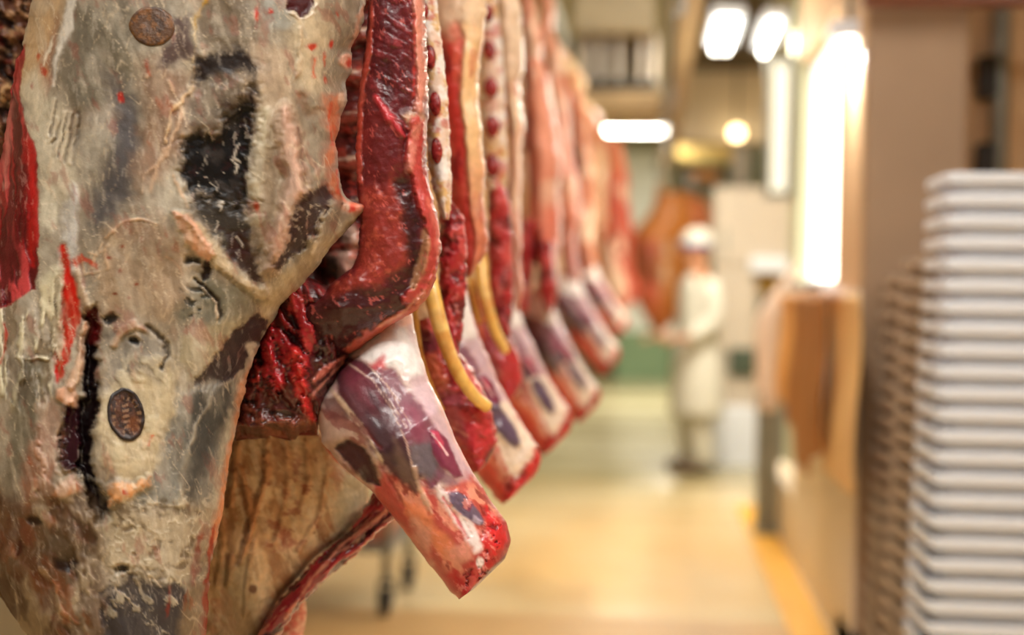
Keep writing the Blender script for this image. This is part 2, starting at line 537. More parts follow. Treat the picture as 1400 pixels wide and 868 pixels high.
def paint0(p):
    ou, ov = p.u.copy(), p.v.copy()
    p.warp(46, 5); p.warp(12, 1.6)
    p.base((164, 154, 134))
    p.wet[:] = .5
    p.mottle((205, 196, 176), 80, .48, .66, .5, 80, 2.5)
    p.mottle((150, 134, 110), 60, .5, .68, .45, 80, 2)
    p.mottle((168, 130, 100), 44, .55, .74, .45, 70, 1.5)
    p.bumps(140, 16, 2, 80, 1.6); p.bumps(48, 6, 2, 80, 1.8); p.bumps(16, 1.0, 3, 80, 2)
    # pale outer band; its white streaks are highlights put into the colour
    p.poly([(30, -80), (95, -80), (92, 0), (72, 60), (64, 130), (48, 165), (22, 120), (34, 50)], (198, 168, 122), 14, .9, 5)
    p.poly([(62, 60), (78, 20), (72, 110), (60, 140), (50, 100)], (172, 120, 92), 12, .6, 5)
    p.poly([(95, 10), (175, -20), (184, 60), (164, 130), (122, 160), (88, 140)], (130, 123, 106), 34, .9)
    p.stroke([(104, -80), (97, 0), (86, 40), (79, 90), (74, 118)], [14, 13, 10, 7, 5], (236, 232, 222), 8, .9, 3, dh=5)
    p.stroke([(72, 46), (64, 74), (60, 92)], [3, 5, 2], (228, 220, 198), 5, .9, 2, dh=3)
    p.poly([(26, 118), (48, 100), (68, 130), (92, 150), (110, 240), (92, 300), (56, 320), (50, 236), (44, 194), (30, 168)], (206, 198, 174), 22, .8, 6)
    for c in [(53, 80), (55, 92), (60, 100), (42, 118)]:
        p.blob(c, (3, 5), (175, 60, 45), 4, .7)
    for k, st in enumerate([[(74, 138), (66, 170), (62, 186), (74, 192)], [(78, 162), (72, 190), (66, 195)], [(88, 156), (84, 186), (74, 214)],
                            [(96, 158), (94, 190), (82, 222)], [(106, 164), (104, 190), (92, 226)]]):
        p.stroke(st, 5, (214, 204, 180), 4, .8, 1, dh=5)
        p.stroke([(a + 5, b + 3) for a, b in st], 3, (120, 104, 82), 3, .7, 1, dh=-5)
    p.poly([(106, 156), (114, 156), (112, 180), (108, 198), (103, 190)], (96, 84, 66), 6, .7, 2, dh=-8)
    # silvery sheath patches; the dark grey one paints shade onto the groove's right side
    p.poly([(150, 110), (186, 130), (196, 220), (170, 270), (140, 320), (120, 310), (134, 250), (152, 190)], (98, 94, 98), 36, .9, 10)
    p.poly([(120, 160), (150, 150), (150, 190), (128, 240), (112, 250), (104, 210)], (178, 172, 158), 28, .8, 8)
    p.stroke([(100, 262), (92, 310), (93, 350), (97, 372)], [12, 22, 22, 8], (190, 188, 184), 14, .85, 4, dh=6)
    p.blob((168, 137), (5, 7), (176, 34, 24), 4, 1, 2, 6)
    # brownish fascia in the middle
    p.poly([(190, 96), (206, 80), (250, 100), (258, 160), (246, 200), (222, 246), (190, 262), (184, 220), (196, 150)], (156, 126, 98), 30, .9, 10)
    for st in [[(232, 108), (250, 150), (236, 190), (214, 230)], [(246, 160), (230, 210), (200, 236), (190, 262)], [(206, 92), (198, 104)], [(226, 200), (204, 260)],
               [(250, 180), (238, 240), (262, 290)]]:
        p.stroke(st, 3, (208, 176, 140), 4, .7, 3, dh=3)
    p.stroke([(198, 82), (202, 100)], 6, (180, 70, 50), 6, .7)
    p.poly([(236, 30), (262, 20), (268, 60), (262, 80), (238, 84), (216, 92), (226, 60)], (98, 72, 72), 18, .85, 8)
    p.poly([(282, -20), (352, -20), (352, 60), (320, 80), (282, 66), (266, 40)], (128, 112, 88), 30, .85, 12)
    p.stroke([(284, -60), (280, 4), (268, 28), (272, 42)], [10, 8, 8, 3], (178, 146, 62), 6, .9, 3, dh=3)
    p.stroke([(262, 28), (270, 44), (266, 66), (260, 82)], 3, (214, 190, 140), 3, .9, 2, dh=3)
    p.stroke([(261, 88), (265, 112), (260, 126), (236, 152), (228, 190)], [3, 3, 6, 3, 3], (214, 182, 134), 4, .9, 2, dh=6)
    # the dark cavity
    p.poly([(262, 74), (300, 70), (332, 64), (350, 84), (352, 124), (330, 112), (300, 106), (270, 118), (262, 110)], (46, 28, 27), 18, .95, 9, 14, dh=-10, wet=.5)
    p.poly([(270, 112), (302, 100), (345, 92), (346, 130), (330, 160), (300, 186), (270, 186), (262, 140)], (124, 110, 92), 22, .9, 10)
    p.poly([(322, 96), (344, 100), (340, 132), (326, 120)], (176, 160, 136), 14, .8, 6)
    p.poly([(250, 186), (272, 176), (296, 186), (310, 158), (336, 142), (346, 120), (352, 150), (350, 205), (340, 240), (336, 290), (312, 280), (286, 272), (262, 262), (250, 230)],
           (24, 12, 14), 16, 1, 9, 12, dh=-22, wet=.5)
    p.poly([(262, 262), (290, 268), (320, 276), (344, 268), (344, 300), (352, 350), (324, 350), (296, 330), (276, 306)], (66, 60, 56), 22, .92, 9, 12, dh=-9)
    p.poly([(310, 322), (336, 312), (352, 350), (358, 386), (344, 376), (322, 356)], (74, 40, 34), 12, .9, 8, 10, dh=-8)
    i = p.mask([(246, 170), (356, 110), (360, 380), (290, 330), (250, 240)], 14)
    p.mottle((170, 160, 146), 7, .69, .76, .6, 60, 2.2, where=i, dh=2)
    p.mottle((88, 80, 74), 24, .54, .66, .55, 60, 1.6, where=i)
    p.mottle((80, 36, 34), 12, .62, .72, .4, where=i)
    for st in [[(300, 284), (306, 276), (302, 290)], [(298, 304), (294, 318)], [(330, 196), (322, 214), (330, 222)], [(318, 218), (324, 226), (322, 236)], [(326, 326), (334, 336)]]:
        p.stroke(st, 2.5, (190, 180, 164), 3, .8, 1, dh=4)
    # folds right of the cavity
    p.poly([(352, 60), (392, 70), (410, 150), (420, 250), (404, 300), (380, 380), (364, 396), (346, 300), (352, 200)], (186, 166, 138), 18, .9, 8)
    p.stroke([(362, 150), (362, 200), (350, 250), (352, 300)], [14, 18, 16, 10], (196, 186, 158), 12, .8, 6, dh=6)
    p.stroke([(388, 150), (396, 196), (406, 232), (408, 256), (396, 284), (384, 322), (374, 366)], [16, 26, 30, 32, 26, 26, 16], (212, 176, 154), 18, .95, 3, dh=44)
    p.stroke([(406, 180), (418, 226), (421, 252)], [4, 5, 3], (128, 96, 76), 8, .7, 2, dh=-14)
    p.stroke([(412, 130), (424, 160), (440, 150)], [8, 12, 8], (160, 128, 96), 12, .6, 4, dh=-8)
    p.poly([(404, 284), (424, 262), (450, 252), (456, 268), (446, 292), (430, 326), (404, 352), (382, 372), (374, 366), (394, 330), (398, 300)], (84, 62, 62), 7, .95, 7, 9, dh=-14)
    j = p.mask([(398, 290), (450, 250), (430, 330), (376, 370)], 10)
    p.mottle((180, 166, 146), 9, .64, .72, .75, 60, 1.5, where=j, dh=3)
    p.poly([(402, -60), (452, -60), (450, 60), (440, 130), (412, 120), (396, 60)], (206, 190, 156), 26, .8, 8)
    p.poly([(352, -60), (404, -60), (396, 40), (370, 40), (356, 10)], (166, 166, 156), 18, .85, 8)
    p.poly([(391, -12), (434, -16), (428, 14), (420, 20), (410, 23), (404, 16), (394, 12)], (88, 34, 40), 4, 1, 4, 9, dh=-9, wet=.42)
    p.stroke([(391, 14), (404, 20), (410, 26), (428, 18), (436, 2)], 3, (226, 214, 196), 3, .9, 2, dh=5)
    p.stroke([(410, 40), (408, 70), (410, 95), (404, 108)], [4, 6, 6, 3], (206, 184, 150), 5, .7, 2, dh=8)
    for c, r in [((424, 64), (6, 4)), ((453, 180), (5, 9)), ((452, 62), (3, 5)), ((351, 22), (3, 10)), ((369, 14), (3, 4)), ((460, 24), (3, 5)), ((446, 108), (3, 6)), ((350, 282), (3, 6))]:
        p.blob(c, r, (196, 50, 38), 5, .85, 2)
    p.poly([(440, 128), (470, 130), (466, 178), (458, 230), (468, 270), (492, 288), (476, 296), (452, 268), (444, 230), (446, 190)], (206, 138, 104), 14, .8, 7)
    for st in [[(452, 140), (448, 170), (452, 200)], [(442, 74), (444, 92)], [(430, 80), (428, 104)], [(462, 236), (462, 266), (480, 282)]]:
        p.stroke(st, 3, (212, 90, 62), 5, .7, 2)
    p.stroke([(498, 14), (490, 40), (478, 66)], [10, 9, 6], (214, 160, 128), 6, .8, 4, dh=6)
    p.blob((474, 86), (8, 12), (222, 170, 144), 6, .9, dh=10); p.blob((476, 92), (3, 5), (190, 70, 60), 4, .8)
    p.blob((468, 136), (6, 9), (222, 190, 156), 6, .8, dh=8)
    p.poly([(478, 276), (502, 278), (502, 288), (488, 298), (476, 290)], (214, 120, 96), 8, .9, 4)
    p.blob((486, 288), (5, 4), (190, 50, 44), 4, .8)
    p.blob((440, 236), (9, 8), (196, 180, 150), 10, .6, dh=8)
    # broad cream edge running down to the left
    p.poly([(478, 298), (498, 290), (460, 336), (424, 384), (386, 420), (362, 446), (352, 420), (372, 388), (404, 366), (440, 330)], (196, 178, 140), 14, .9, 6, dh=8)
    p.stroke([(430, 348), (434, 338)], 6, (226, 214, 190), 4, .8, dh=5)
    # flap and V shaped ridges
    p.poly([(140, 312), (200, 300), (244, 310), (262, 350), (262, 400), (234, 436), (190, 430), (140, 424), (136, 360)], (176, 152, 120), 24, .85, 10)
    p.stroke([(146, 322), (166, 304), (184, 299), (214, 304)], 3, (222, 186, 146), 3, .9, 2, dh=4)
    p.poly([(150, 306), (200, 303), (216, 314), (196, 334), (160, 330)], (150, 116, 92), 18, .5)
    for c in [(166, 336), (152, 354), (186, 391), (166, 370), (158, 404), (175, 410)]:
        p.blob(c, (3, 2.5), (150, 70, 48), 3, .8, 1)
    p.poly([(256, 400), (276, 370), (300, 384), (306, 436), (280, 444), (246, 440), (238, 426)], (118, 116, 98), 20, .85, 9)
    p.poly([(298, 394), (330, 384), (356, 412), (330, 446), (304, 440)], (140, 134, 112), 16, .8, 8)
    p.stroke([(252, 292), (300, 348), (330, 380), (360, 408)], [8, 18, 18, 14], (196, 176, 138), 10, .9, 5, dh=12)
    p.poly([(236, 286), (250, 290), (264, 296), (272, 314), (290, 336), (298, 348), (288, 358), (270, 346), (254, 332), (248, 308)], (218, 172, 138), 5, 1, 3, 10, dh=16, wet=.44)
    p.poly([(284, 352), (292, 358), (292, 372), (282, 380), (276, 372)], (56, 30, 26), 5, .95, 4, 8, dh=-12)
    p.blob((264, 356), (9, 5), (44, 38, 34), 6, .9, dh=-9)
    p.stroke([(268, 380), (282, 390), (294, 412), (302, 440)], [3, 5, 6, 3], (84, 70, 58), 4, .9, 2, dh=-9)
    p.stroke([(276, 392), (290, 412), (298, 436)], 3, (206, 180, 146), 3, .8, 1, dh=4)
    k = p.mask([(244, 396), (282, 380), (300, 438), (246, 446)], 14)
    p.mottle((50, 50, 46), 10, .58, .68, .75, 20, 2, where=k, dh=-4)
    p.stroke([(226, 350), (240, 364), (250, 376)], 3, (204, 164, 126), 4, .6, 2)
    # purple muscle showing at the right of the lower V
    p.poly([(300, 440), (344, 432), (330, 470), (300, 500), (264, 520), (240, 500), (246, 460)], (172, 160, 126), 22, .8, 9, dh=3)
    p.poly([(322, 452), (348, 432), (362, 442), (345, 480), (322, 516), (296, 532), (260, 532), (264, 522), (288, 500)], (80, 66, 68), 4, .97, 5, 9, dh=-9, wet=.44)
    p.veins((140, 124, 116), 14, .04, .5, -55, 4, where=p.mask([(322, 452), (362, 442), (322, 516), (264, 528)], 8))
    # silver sheath and stamp area
    p.poly([(240, 532), (326, 524), (322, 570), (306, 640), (296, 700), (240, 700), (190, 700), (186, 640), (214, 590)], (146, 146, 138), 18, .9, 8, wet=.44)
    p.poly([(262, 536), (318, 522), (312, 570), (290, 620), (270, 670), (252, 690), (258, 620), (256, 570)], (84, 86, 84), 16, .85, 6)
    p.stroke([(288, 540), (268, 590), (250, 640), (244, 690)], [3, 5, 7, 7], (164, 160, 146), 6, .9, 2, dh=3)
    p.veins((186, 184, 174), 16, .035, .7, 10, 2.5, where=p.mask([(200, 590), (256, 560), (250, 700), (180, 700)], 20))
    p.poly([(150, 520), (170, 500), (226, 470), (244, 520), (240, 560), (226, 600), (214, 640), (196, 660), (160, 652), (140, 620), (134, 560)], (198, 182, 144), 16, .9, 9, dh=4)
    p.poly([(150, 452), (196, 452), (226, 480), (222, 520), (190, 512), (160, 520), (142, 500)], (126, 122, 116), 20, .85, 9)
    p.mottle((206, 194, 160), 16, .52, .64, .6, 60, 2.4, where=p.mask([(140, 500), (230, 480), (230, 620), (150, 640)], 22), dh=4)
    for c in [(152, 438), (182, 468)]:
        p.blob(c, (9, 5), (34, 26, 24), 5, .9, dh=-10)
    p.stroke([(160, 470), (168, 452), (184, 446), (196, 452)], [8, 10, 9, 5], (190, 150, 116), 5, .9, 4, dh=8)
    p.stroke([(200, 446), (222, 466), (228, 490), (220, 506)], [5, 8, 8, 3], (74, 62, 54), 6, .8, 3, dh=-9)
    p.stroke([(210, 596), (204, 610)], 3, (196, 40, 30), 3, 1, 1)
    p.blob((204, 600), (8, 10), (206, 180, 140), 6, .6)
    # long red cleft, pink flap, purple muscle and slit at the left
    p.stroke([(84, 336), (86, 366), (96, 400), (94, 440), (84, 500), (80, 520)], [7, 13, 24, 28, 18, 6], (196, 52, 34), 8, 1, 4, 10, dh=-5, wet=.42)
    p.stroke([(100, 360), (112, 352), (126, 360), (134, 366)], [8, 7, 7, 3], (196, 84, 62), 7, .8, 5)
    p.stroke([(104, 372), (112, 400), (120, 420)], [10, 14, 8], (190, 160, 124), 8, .8, 4, dh=8)
    for st in [[(110, 352), (116, 376), (138, 372)], [(130, 360), (142, 330)], [(146, 340), (150, 366), (130, 384)], [(126, 344), (136, 350), (160, 322)]]:
        p.stroke(st, 2.5, (206, 174, 132), 3, .7, 2, dh=3)
    p.poly([(116, 430), (132, 424), (140, 446), (132, 500), (132, 570), (126, 620), (136, 664), (148, 690), (148, 708), (134, 714), (120, 690), (114, 644), (96, 640), (84, 632),
            (86, 580), (96, 560), (112, 540), (118, 480)], (42, 20, 24), 6, 1, 5, 9, dh=-34, wet=.42)
    p.poly([(118, 424), (138, 424), (142, 440), (136, 470), (122, 470)], (120, 34, 34), 8, .8, 5)
    p.stroke([(98, 556), (100, 596), (98, 634)], [20, 28, 22], (72, 36, 46), 7, 1, 3, dh=24, wet=.28)
    p.mottle((170, 150, 150), 6, .72, .78, .6, 80, 3, where=p.mask([(86, 560), (118, 556), (116, 636), (86, 636)], 6))
    p.stroke([(124, 650), (136, 660), (138, 690)], 8, (120, 112, 96), 6, .7, 4, dh=8)
    p.stroke([(118, 440), (114, 470), (110, 500), (98, 526)], [6, 11, 13, 16], (212, 168, 130), 5, 1, 2, dh=16, wet=.44)
    p.poly([(80, 530), (100, 522), (110, 540), (106, 556), (90, 554), (78, 544)], (218, 172, 138), 5, 1, 3, dh=20, wet=.44)
    # creamy strands at far left
    q = p.mask([(-80, 400), (44, 390), (84, 360), (90, 500), (60, 560), (-80, 560)], 26)
    p.mottle((212, 204, 170), 16, .47, .56, .9, 88, 6, where=q, dh=9)
    p.mottle((146, 128, 96), 14, .54, .64, .7, 88, 6, where=q, dh=-7)
    p.stroke([(6, 440), (6, 476), (0, 500)], 4, (176, 50, 38), 5, .8, 2)
    p.stroke([(22, 490), (40, 494), (64, 490)], [4, 5, 4], (226, 218, 190), 4, .9, 3, dh=8)
    p.poly([(28, 500), (56, 498), (60, 560), (44, 640), (14, 660), (10, 600), (20, 540)], (128, 120, 98), 22, .85, 8)
    p.poly([(64, 540), (82, 556), (84, 640), (60, 700), (34, 720), (34, 640)], (170, 122, 94), 20, .8, 9)
    p.mottle((190, 146, 114), 18, .5, .64, .8, where=p.mask([(50, 540), (86, 560), (84, 680), (40, 680)], 14), dh=8)
    # lower brownish fat, with part of the shade there painted into the brown
    g = p.mask([(-90, 640), (40, 690), (90, 650), (130, 700), (150, 760), (150, 940), (-90, 940)], 40)
    p._mix(np.arange(len(p.u)), g * .92, (120, 92, 64), 0, None)
    p.mottle((166, 146, 112), 40, .48, .64, .8, 75, 2, where=g, dh=7)
    p.mottle((92, 64, 44), 36, .53, .68, .8, 70, 1.8, where=g, dh=-7)
    p.mottle((116, 78, 58), 24, .56, .72, .6, 80, 2, where=g)
    p.poly([(76, 764), (96, 758), (106, 770), (92, 782), (80, 780)], (52, 30, 24), 9, .9, 5, dh=-12)
    p.blob((46, 712), (8, 6), (60, 40, 30), 6, .8, dh=-8)
    p.stroke([(24, 742), (24, 758)], 6, (84, 44, 32), 5, .8, dh=-5)
    p.poly([(44, 784), (62, 782), (74, 800), (72, 830), (54, 836), (46, 812)], (120, 76, 50), 10, .8, 5, dh=-6)
    p.stroke([(60, 780), (76, 798), (84, 830), (112, 850)], 5, (186, 156, 116), 6, .7, 4, dh=8)
    p.poly([(60, 724), (116, 740), (130, 760), (90, 766), (56, 752)], (112, 92, 64), 16, .6, dh=-6)
    p.poly([(80, 660), (104, 650), (108, 672), (84, 680), (70, 676)], (198, 150, 112), 10, .8, 5, dh=10)
    p.poly([(148, 664), (160, 656), (182, 664), (206, 650), (206, 664), (186, 676), (164, 690), (146, 694)], (212, 168, 122), 5, 1, 4, 8, dh=16, wet=.4)
    p.blob((172, 673), (5, 4), (180, 60, 36), 3, .9)
    p.stroke([(150, 610), (154, 640), (150, 654)], 2.5, (214, 190, 150), 3, .8, 1, dh=4)
    p.poly([(138, 700), (180, 690), (230, 690), (296, 690), (282, 760), (250, 800), (190, 800), (150, 780)], (182, 168, 138), 20, .85, 10)
    w = p.mask([(150, 680), (300, 670), (286, 800), (150, 800)], 24)
    p.veins((216, 208, 184), 20, .05, .6, 20, 1.6, where=w, dh=3)
    p.mottle((120, 100, 70), 24, .54, .68, .7, where=w, dh=-3)
    p.poly([(150, 800), (190, 790), (250, 800), (262, 830), (250, 940), (146, 940), (140, 840)], (76, 68, 70), 14, .92, 12, 14, dh=-6, wet=.44)
    z = p.mask([(150, 770), (250, 780), (250, 868), (150, 868)], 16)
    p.mottle((176, 164, 136), 14, .60, .70, .8, 40, 1.8, where=z, dh=3)
    p.blob((170, 778), (10, 5), (40, 34, 32), 6, .9, dh=-9)
    for st in [[(232, 800), (228, 840)], [(254, 806), (252, 836)]]:
        p.stroke(st, 4, (140, 66, 48), 5, .7)
    p.poly([(256, 800), (276, 800), (270, 900), (240, 900), (246, 840)], (150, 128, 92), 14, .8, 6)
    # pinkish border down the right edge
    p.stroke([(366, 450), (346, 500), (331, 545), (321, 590), (311, 640), (302, 690), (294, 740)], [6, 14, 15, 15, 14, 13, 10], (220, 164, 124), 9, .95, 3, dh=5)
    p.stroke([(316, 560), (304, 620), (290, 690)], [4, 8, 8], (206, 200, 176), 10, .7, 3)
    p.stroke([(344, 492), (340, 480), (346, 472)], 6, (212, 196, 170), 5, .8)
    p.stroke([(296, 720), (284, 770), (280, 812), (278, 868)], [4, 6, 9, 14], (168, 66, 48), 7, .9, 4)
    p.stroke([(276, 734), (268, 770), (262, 800)], [6, 9, 6], (160, 88, 80), 8, .7, 4)
    p.veins((196, 170, 130), 12, .03, .5, 80, 3, where=p.mask([(250, 720), (296, 700), (284, 868), (250, 868)], 10), dh=3)
    # bare red muscle along the left side
    red = [(34, 62), (33, 72), (28, 111), (26, 138), (34, 175), (46, 194), (51, 238), (53, 317), (51, 358), (45, 398), (26, 410), (0, 420), (-80, 430), (-80, 220), (-20, 180), (-6, 150), (8, 90)]
    p.poly(red, (150, 44, 46), 3, 1, 3, 12, dh=-4, wet=.42)
    rm = p.mask(red, 4)
    p.mottle((196, 96, 96), 12, .5, .62, .8, 85, 8, where=rm)
    p.mottle((92, 24, 28), 12, .52, .64, .8, 87, 8, where=rm, dh=-4)
    p.stroke([(40, 196), (44, 240), (46, 300), (42, 360)], [8, 12, 12, 8], (176, 36, 32), 8, .8, 3)
    p.stroke([(18, 140), (12, 200), (6, 250)], [4, 7, 7], (204, 146, 136), 8, .7, 3)
    p.stroke([(30, 230), (26, 320), (18, 380)], [12, 16, 10], (100, 26, 30), 10, .7, 4)
    p.mottle((226, 216, 200), 5, .66, .74, .18, 85, 5)
    # fine fibres and blotches over everything
    nr = (1 - rm) * sst(.03, .22, p.col.mean(1))
    p.mottle((122, 104, 82), 34, .5, .72, .32, 80, 2.2, where=nr)
    p.mottle((206, 196, 176), 28, .54, .72, .3, 78, 2.6, where=nr)
    p.mottle((110, 92, 74), 9, .54, .72, .18, 82, 4, where=nr)
    p.mottle((216, 204, 180), 9, .56, .74, .22, 78, 7, where=nr, dh=.4)
    p.veins((216, 200, 170), 34, .012, .5, 62, 4, where=nr, dh=.8)
    p.veins((206, 186, 152), 26, .012, .4, 100, 4, where=nr, dh=.8)
    p.mottle((164, 84, 60), 18, .62, .76, .34, 70, 2.4, where=nr)
    p.col = np.clip(p.col, 1e-4, 1) ** 1.42 * 1.16
    lum = p.col @ np.array([.3, .55, .15])
    sat = (p.col.max(1) - p.col.min(1)) / (p.col.max(1) + 1e-6)
    k = (.27 * (1 - rm) * sst(.88, .72, sat))[:, None]
    p.col = (p.col * (1 - k) + lum[:, None] * k) * np.array([1.0, .985, .99])
    p.u, p.v = ou, ov
    p.bumps(6, .35, 2, 80, 2)


def make_carcass_root(loc, label):
    return empty('beef_carcass', loc, label, 'meat carcass', 'beef carcasses hanging on the rail')


RAILX = -0.62
car0 = make_carcass_root(P(200, 434, 2.03), 'nearest beef carcass at left, cream fat outer side with two round brown ink stamps')
loft('carcass_side', rows, paint0, M_FAT, car0, 2.0, 1.9, pw=2.3, sm=8, jit=(2.5, 14), seed=1, key='c0', dsm=320)


# the two ink stamps: thin patches that follow the fat surface
def surf_depth(key, u, v):
    U, V, D, FR = SURF[key]
    m = FR[0] > 0
    vv = V[:, 0]
    out = np.zeros(u.shape)
    for k in range(len(u)):
        r = min(max(int(np.searchsorted(vv, v[k])), 0), len(vv) - 1)
        out[k] = np.interp(u[k], U[r][m], D[r][m])
    return out


def stamp(name, c, r, ang, paint, parent, label):
    nr, na = 22, 72
    rr = np.linspace(0, 1, nr + 1)[1:]; th = np.linspace(0, 2 * math.pi, na, endpoint=False)
    RR, TH = np.meshgrid(rr, th, indexing='ij')
    wob = 1 + .05 * (fbm(np.cos(TH) * 3 + 9, np.sin(TH) * 3 + 9, 1.2, 3, 40) - .5) * 2
    x, y = RR * np.cos(TH) * r[0] * wob, RR * np.sin(TH) * r[1] * wob
    ca, sa = math.cos(R(ang)), math.sin(R(ang))
    u, v = c[0] + x * ca - y * sa, c[1] + x * sa + y * ca
    u = np.concatenate([[c[0]], u.ravel()]); v = np.concatenate([[c[1]], v.ravel()])
    xl = np.concatenate([[0], (RR * np.cos(TH)).ravel()]); yl = np.concatenate([[0], (RR * np.sin(TH)).ravel()])
    d = surf_depth('c0', u, v)
    edge = np.concatenate([[0], RR.ravel()])
    p = Paint(u, v, xl, yl, 44); paint(p, xl, yl)
    co = P(u, v, d - .0012 - .0012 * sst(1.0, .93, edge) - p.h)
    origin = co.mean(0)
    i = np.arange(nr - 1)[:, None] * na + 1; j = np.arange(na)[None, :]; j2 = (j + 1) % na
    f = np.stack([i + j, i + na + j, i + na + j2, i + j2], -1).reshape(-1, 4)
    jj = np.arange(na)
    tr = np.stack([np.zeros(na, int), 1 + jj, 1 + (jj + 1) % na], 1)
    # underside rim so the patch is a closed skin
    me = mesh_np(name, co - origin, f, tr)
    at = me.attributes.new('tissue', 'FLOAT_COLOR', 'POINT')
    at.data.foreach_set('color', np.concatenate([np.clip(p.col, 0, 1), np.ones((len(u), 1))], 1).astype(np.float32).ravel())
    aw = me.attributes.new('wetness', 'FLOAT', 'POINT'); aw.data.foreach_set('value', np.full(len(u), .5, np.float32))
    o = link(name, me, M_INK)
    set_parent(o, parent, origin)
    o['label'] = label
    return o


def ink_round(p, x, y):
    p.base((96, 62, 26))
    p.mottle((138, 92, 42), 6, .48, .6, .8)
    p.mottle((58, 34, 16), 7, .5, .62, .8, 50, 2)
    p.col = p.col * np.array([.62, .54, .36])


def ink_oval(p, x, y):
    p.base((62, 34, 20))
    p.mottle((110, 66, 38), 7, .5, .6, .8)
    r = np.hypot(x, y)
    i = np.arange(len(p.u))
    p._mix(i, sst(.12, .04, np.abs(r - .93)), (44, 20, 12), 1.2, None)
    # ring of illegible letter-like strokes and a centre line of marks
    th = np.arctan2(y, x)
    br = (np.abs(r - .70) < .12) & (np.mod(th * 16 / 6.283, 1) < .42)
    p._mix(i, br * .75 * sst(.4, .55, fbm(p.u, p.v, 5, 2, 9)), (168, 132, 100), 0, None)
    br2 = (np.abs(x * .9 + .12 * y) < .16) & (np.abs(y) < .52) & (np.mod(y * 5, 1) < .5)
    p._mix(i, br2 * .7, (176, 138, 108), 0, None)
    p._mix(i, sst(.5, .1, np.hypot(x - .3, y - .45)) * .6, (150, 88, 40), 0, None)
    p.col = p.col ** 1.15 * .7


stamp('ink_stamp', (208, 36), (31, 27), 8, ink_round, car0, 'round brown faded ink stamp')
stamp('ink_stamp', (172.5, 567), (25, 37), -12, ink_oval, car0, 'oval dark brown ink stamp with a ring of marks')


# ================================================================== the second carcass: open chest, skirt, foreleg, neck
car1 = make_carcass_root(P(470, 434, 2.2), 'second beef carcass from the left, open red chest with large foreleg pointing down')


def paint_ribs(p):
    p.base((112, 34, 30)); p.wet[:] = .3
    p.mottle((160, 66, 50), 26, .48, .62, .8, 10, 2)
    p.mottle((60, 16, 18), 22, .52, .64, .85, 80, 1.6)
    p.bumps(30, 4, 4); p.bumps(8, 1.2, 3)
    for v0 in (-60, -2, 52, 108, 164, 226, 284, 330):
        p.stroke([(330, v0 + 20), (430, v0 + 6), (470, v0), (520, v0 - 6)], [16, 16, 15, 14], (150, 66, 48), 10, .7, 3, dh=16)
        p.stroke([(330, v0 + 10), (430, v0 - 3), (470, v0 - 9), (520, v0 - 14)], 4, (214, 176, 150), 4, .8, 3, dh=8)
        p.stroke([(330, v0 - 16), (430, v0 - 26), (470, v0 - 31), (520, v0 - 36)], 22, (62, 16, 18), 14, .75, 4, dh=-14)
    p.poly([(425, 300), (478, 300), (470, 330), (430, 346)], (44, 14, 14), 10, .9, 4, dh=-20)
    p.poly([(466, 310), (486, 306), (492, 330), (486, 352), (474, 372), (450, 372), (440, 350), (470, 340)], (206, 168, 150), 8, .95, 4, dh=12)
    p.poly([(446, 352), (478, 350), (484, 372), (466, 396), (440, 400), (450, 376)], (196, 150, 134), 8, .85, 5, dh=10)
    p.poly([(420, 352), (462, 352), (466, 386), (446, 398), (416, 394)], (40, 16, 16), 10, .92, 5, dh=-16)
    p.stroke([(406, 402), (436, 400), (452, 392)], 5, (190, 140, 120), 4, .8, 3, dh=8)
    p.mottle((188, 60, 48), 12, .6, .7, .5)


loft('rib_wall', [(300, -330, 500, -330), (300, -100, 540, -100), (300, 300, 560, 300), (300, 420, 560, 420), (330, 470, 520, 470)], paint_ribs, M_MEAT, car1,
     2.5, 2.5, d=2.26, tf=.05, tb=.06, pw=3.0, seed=3, jit=(1, 20))


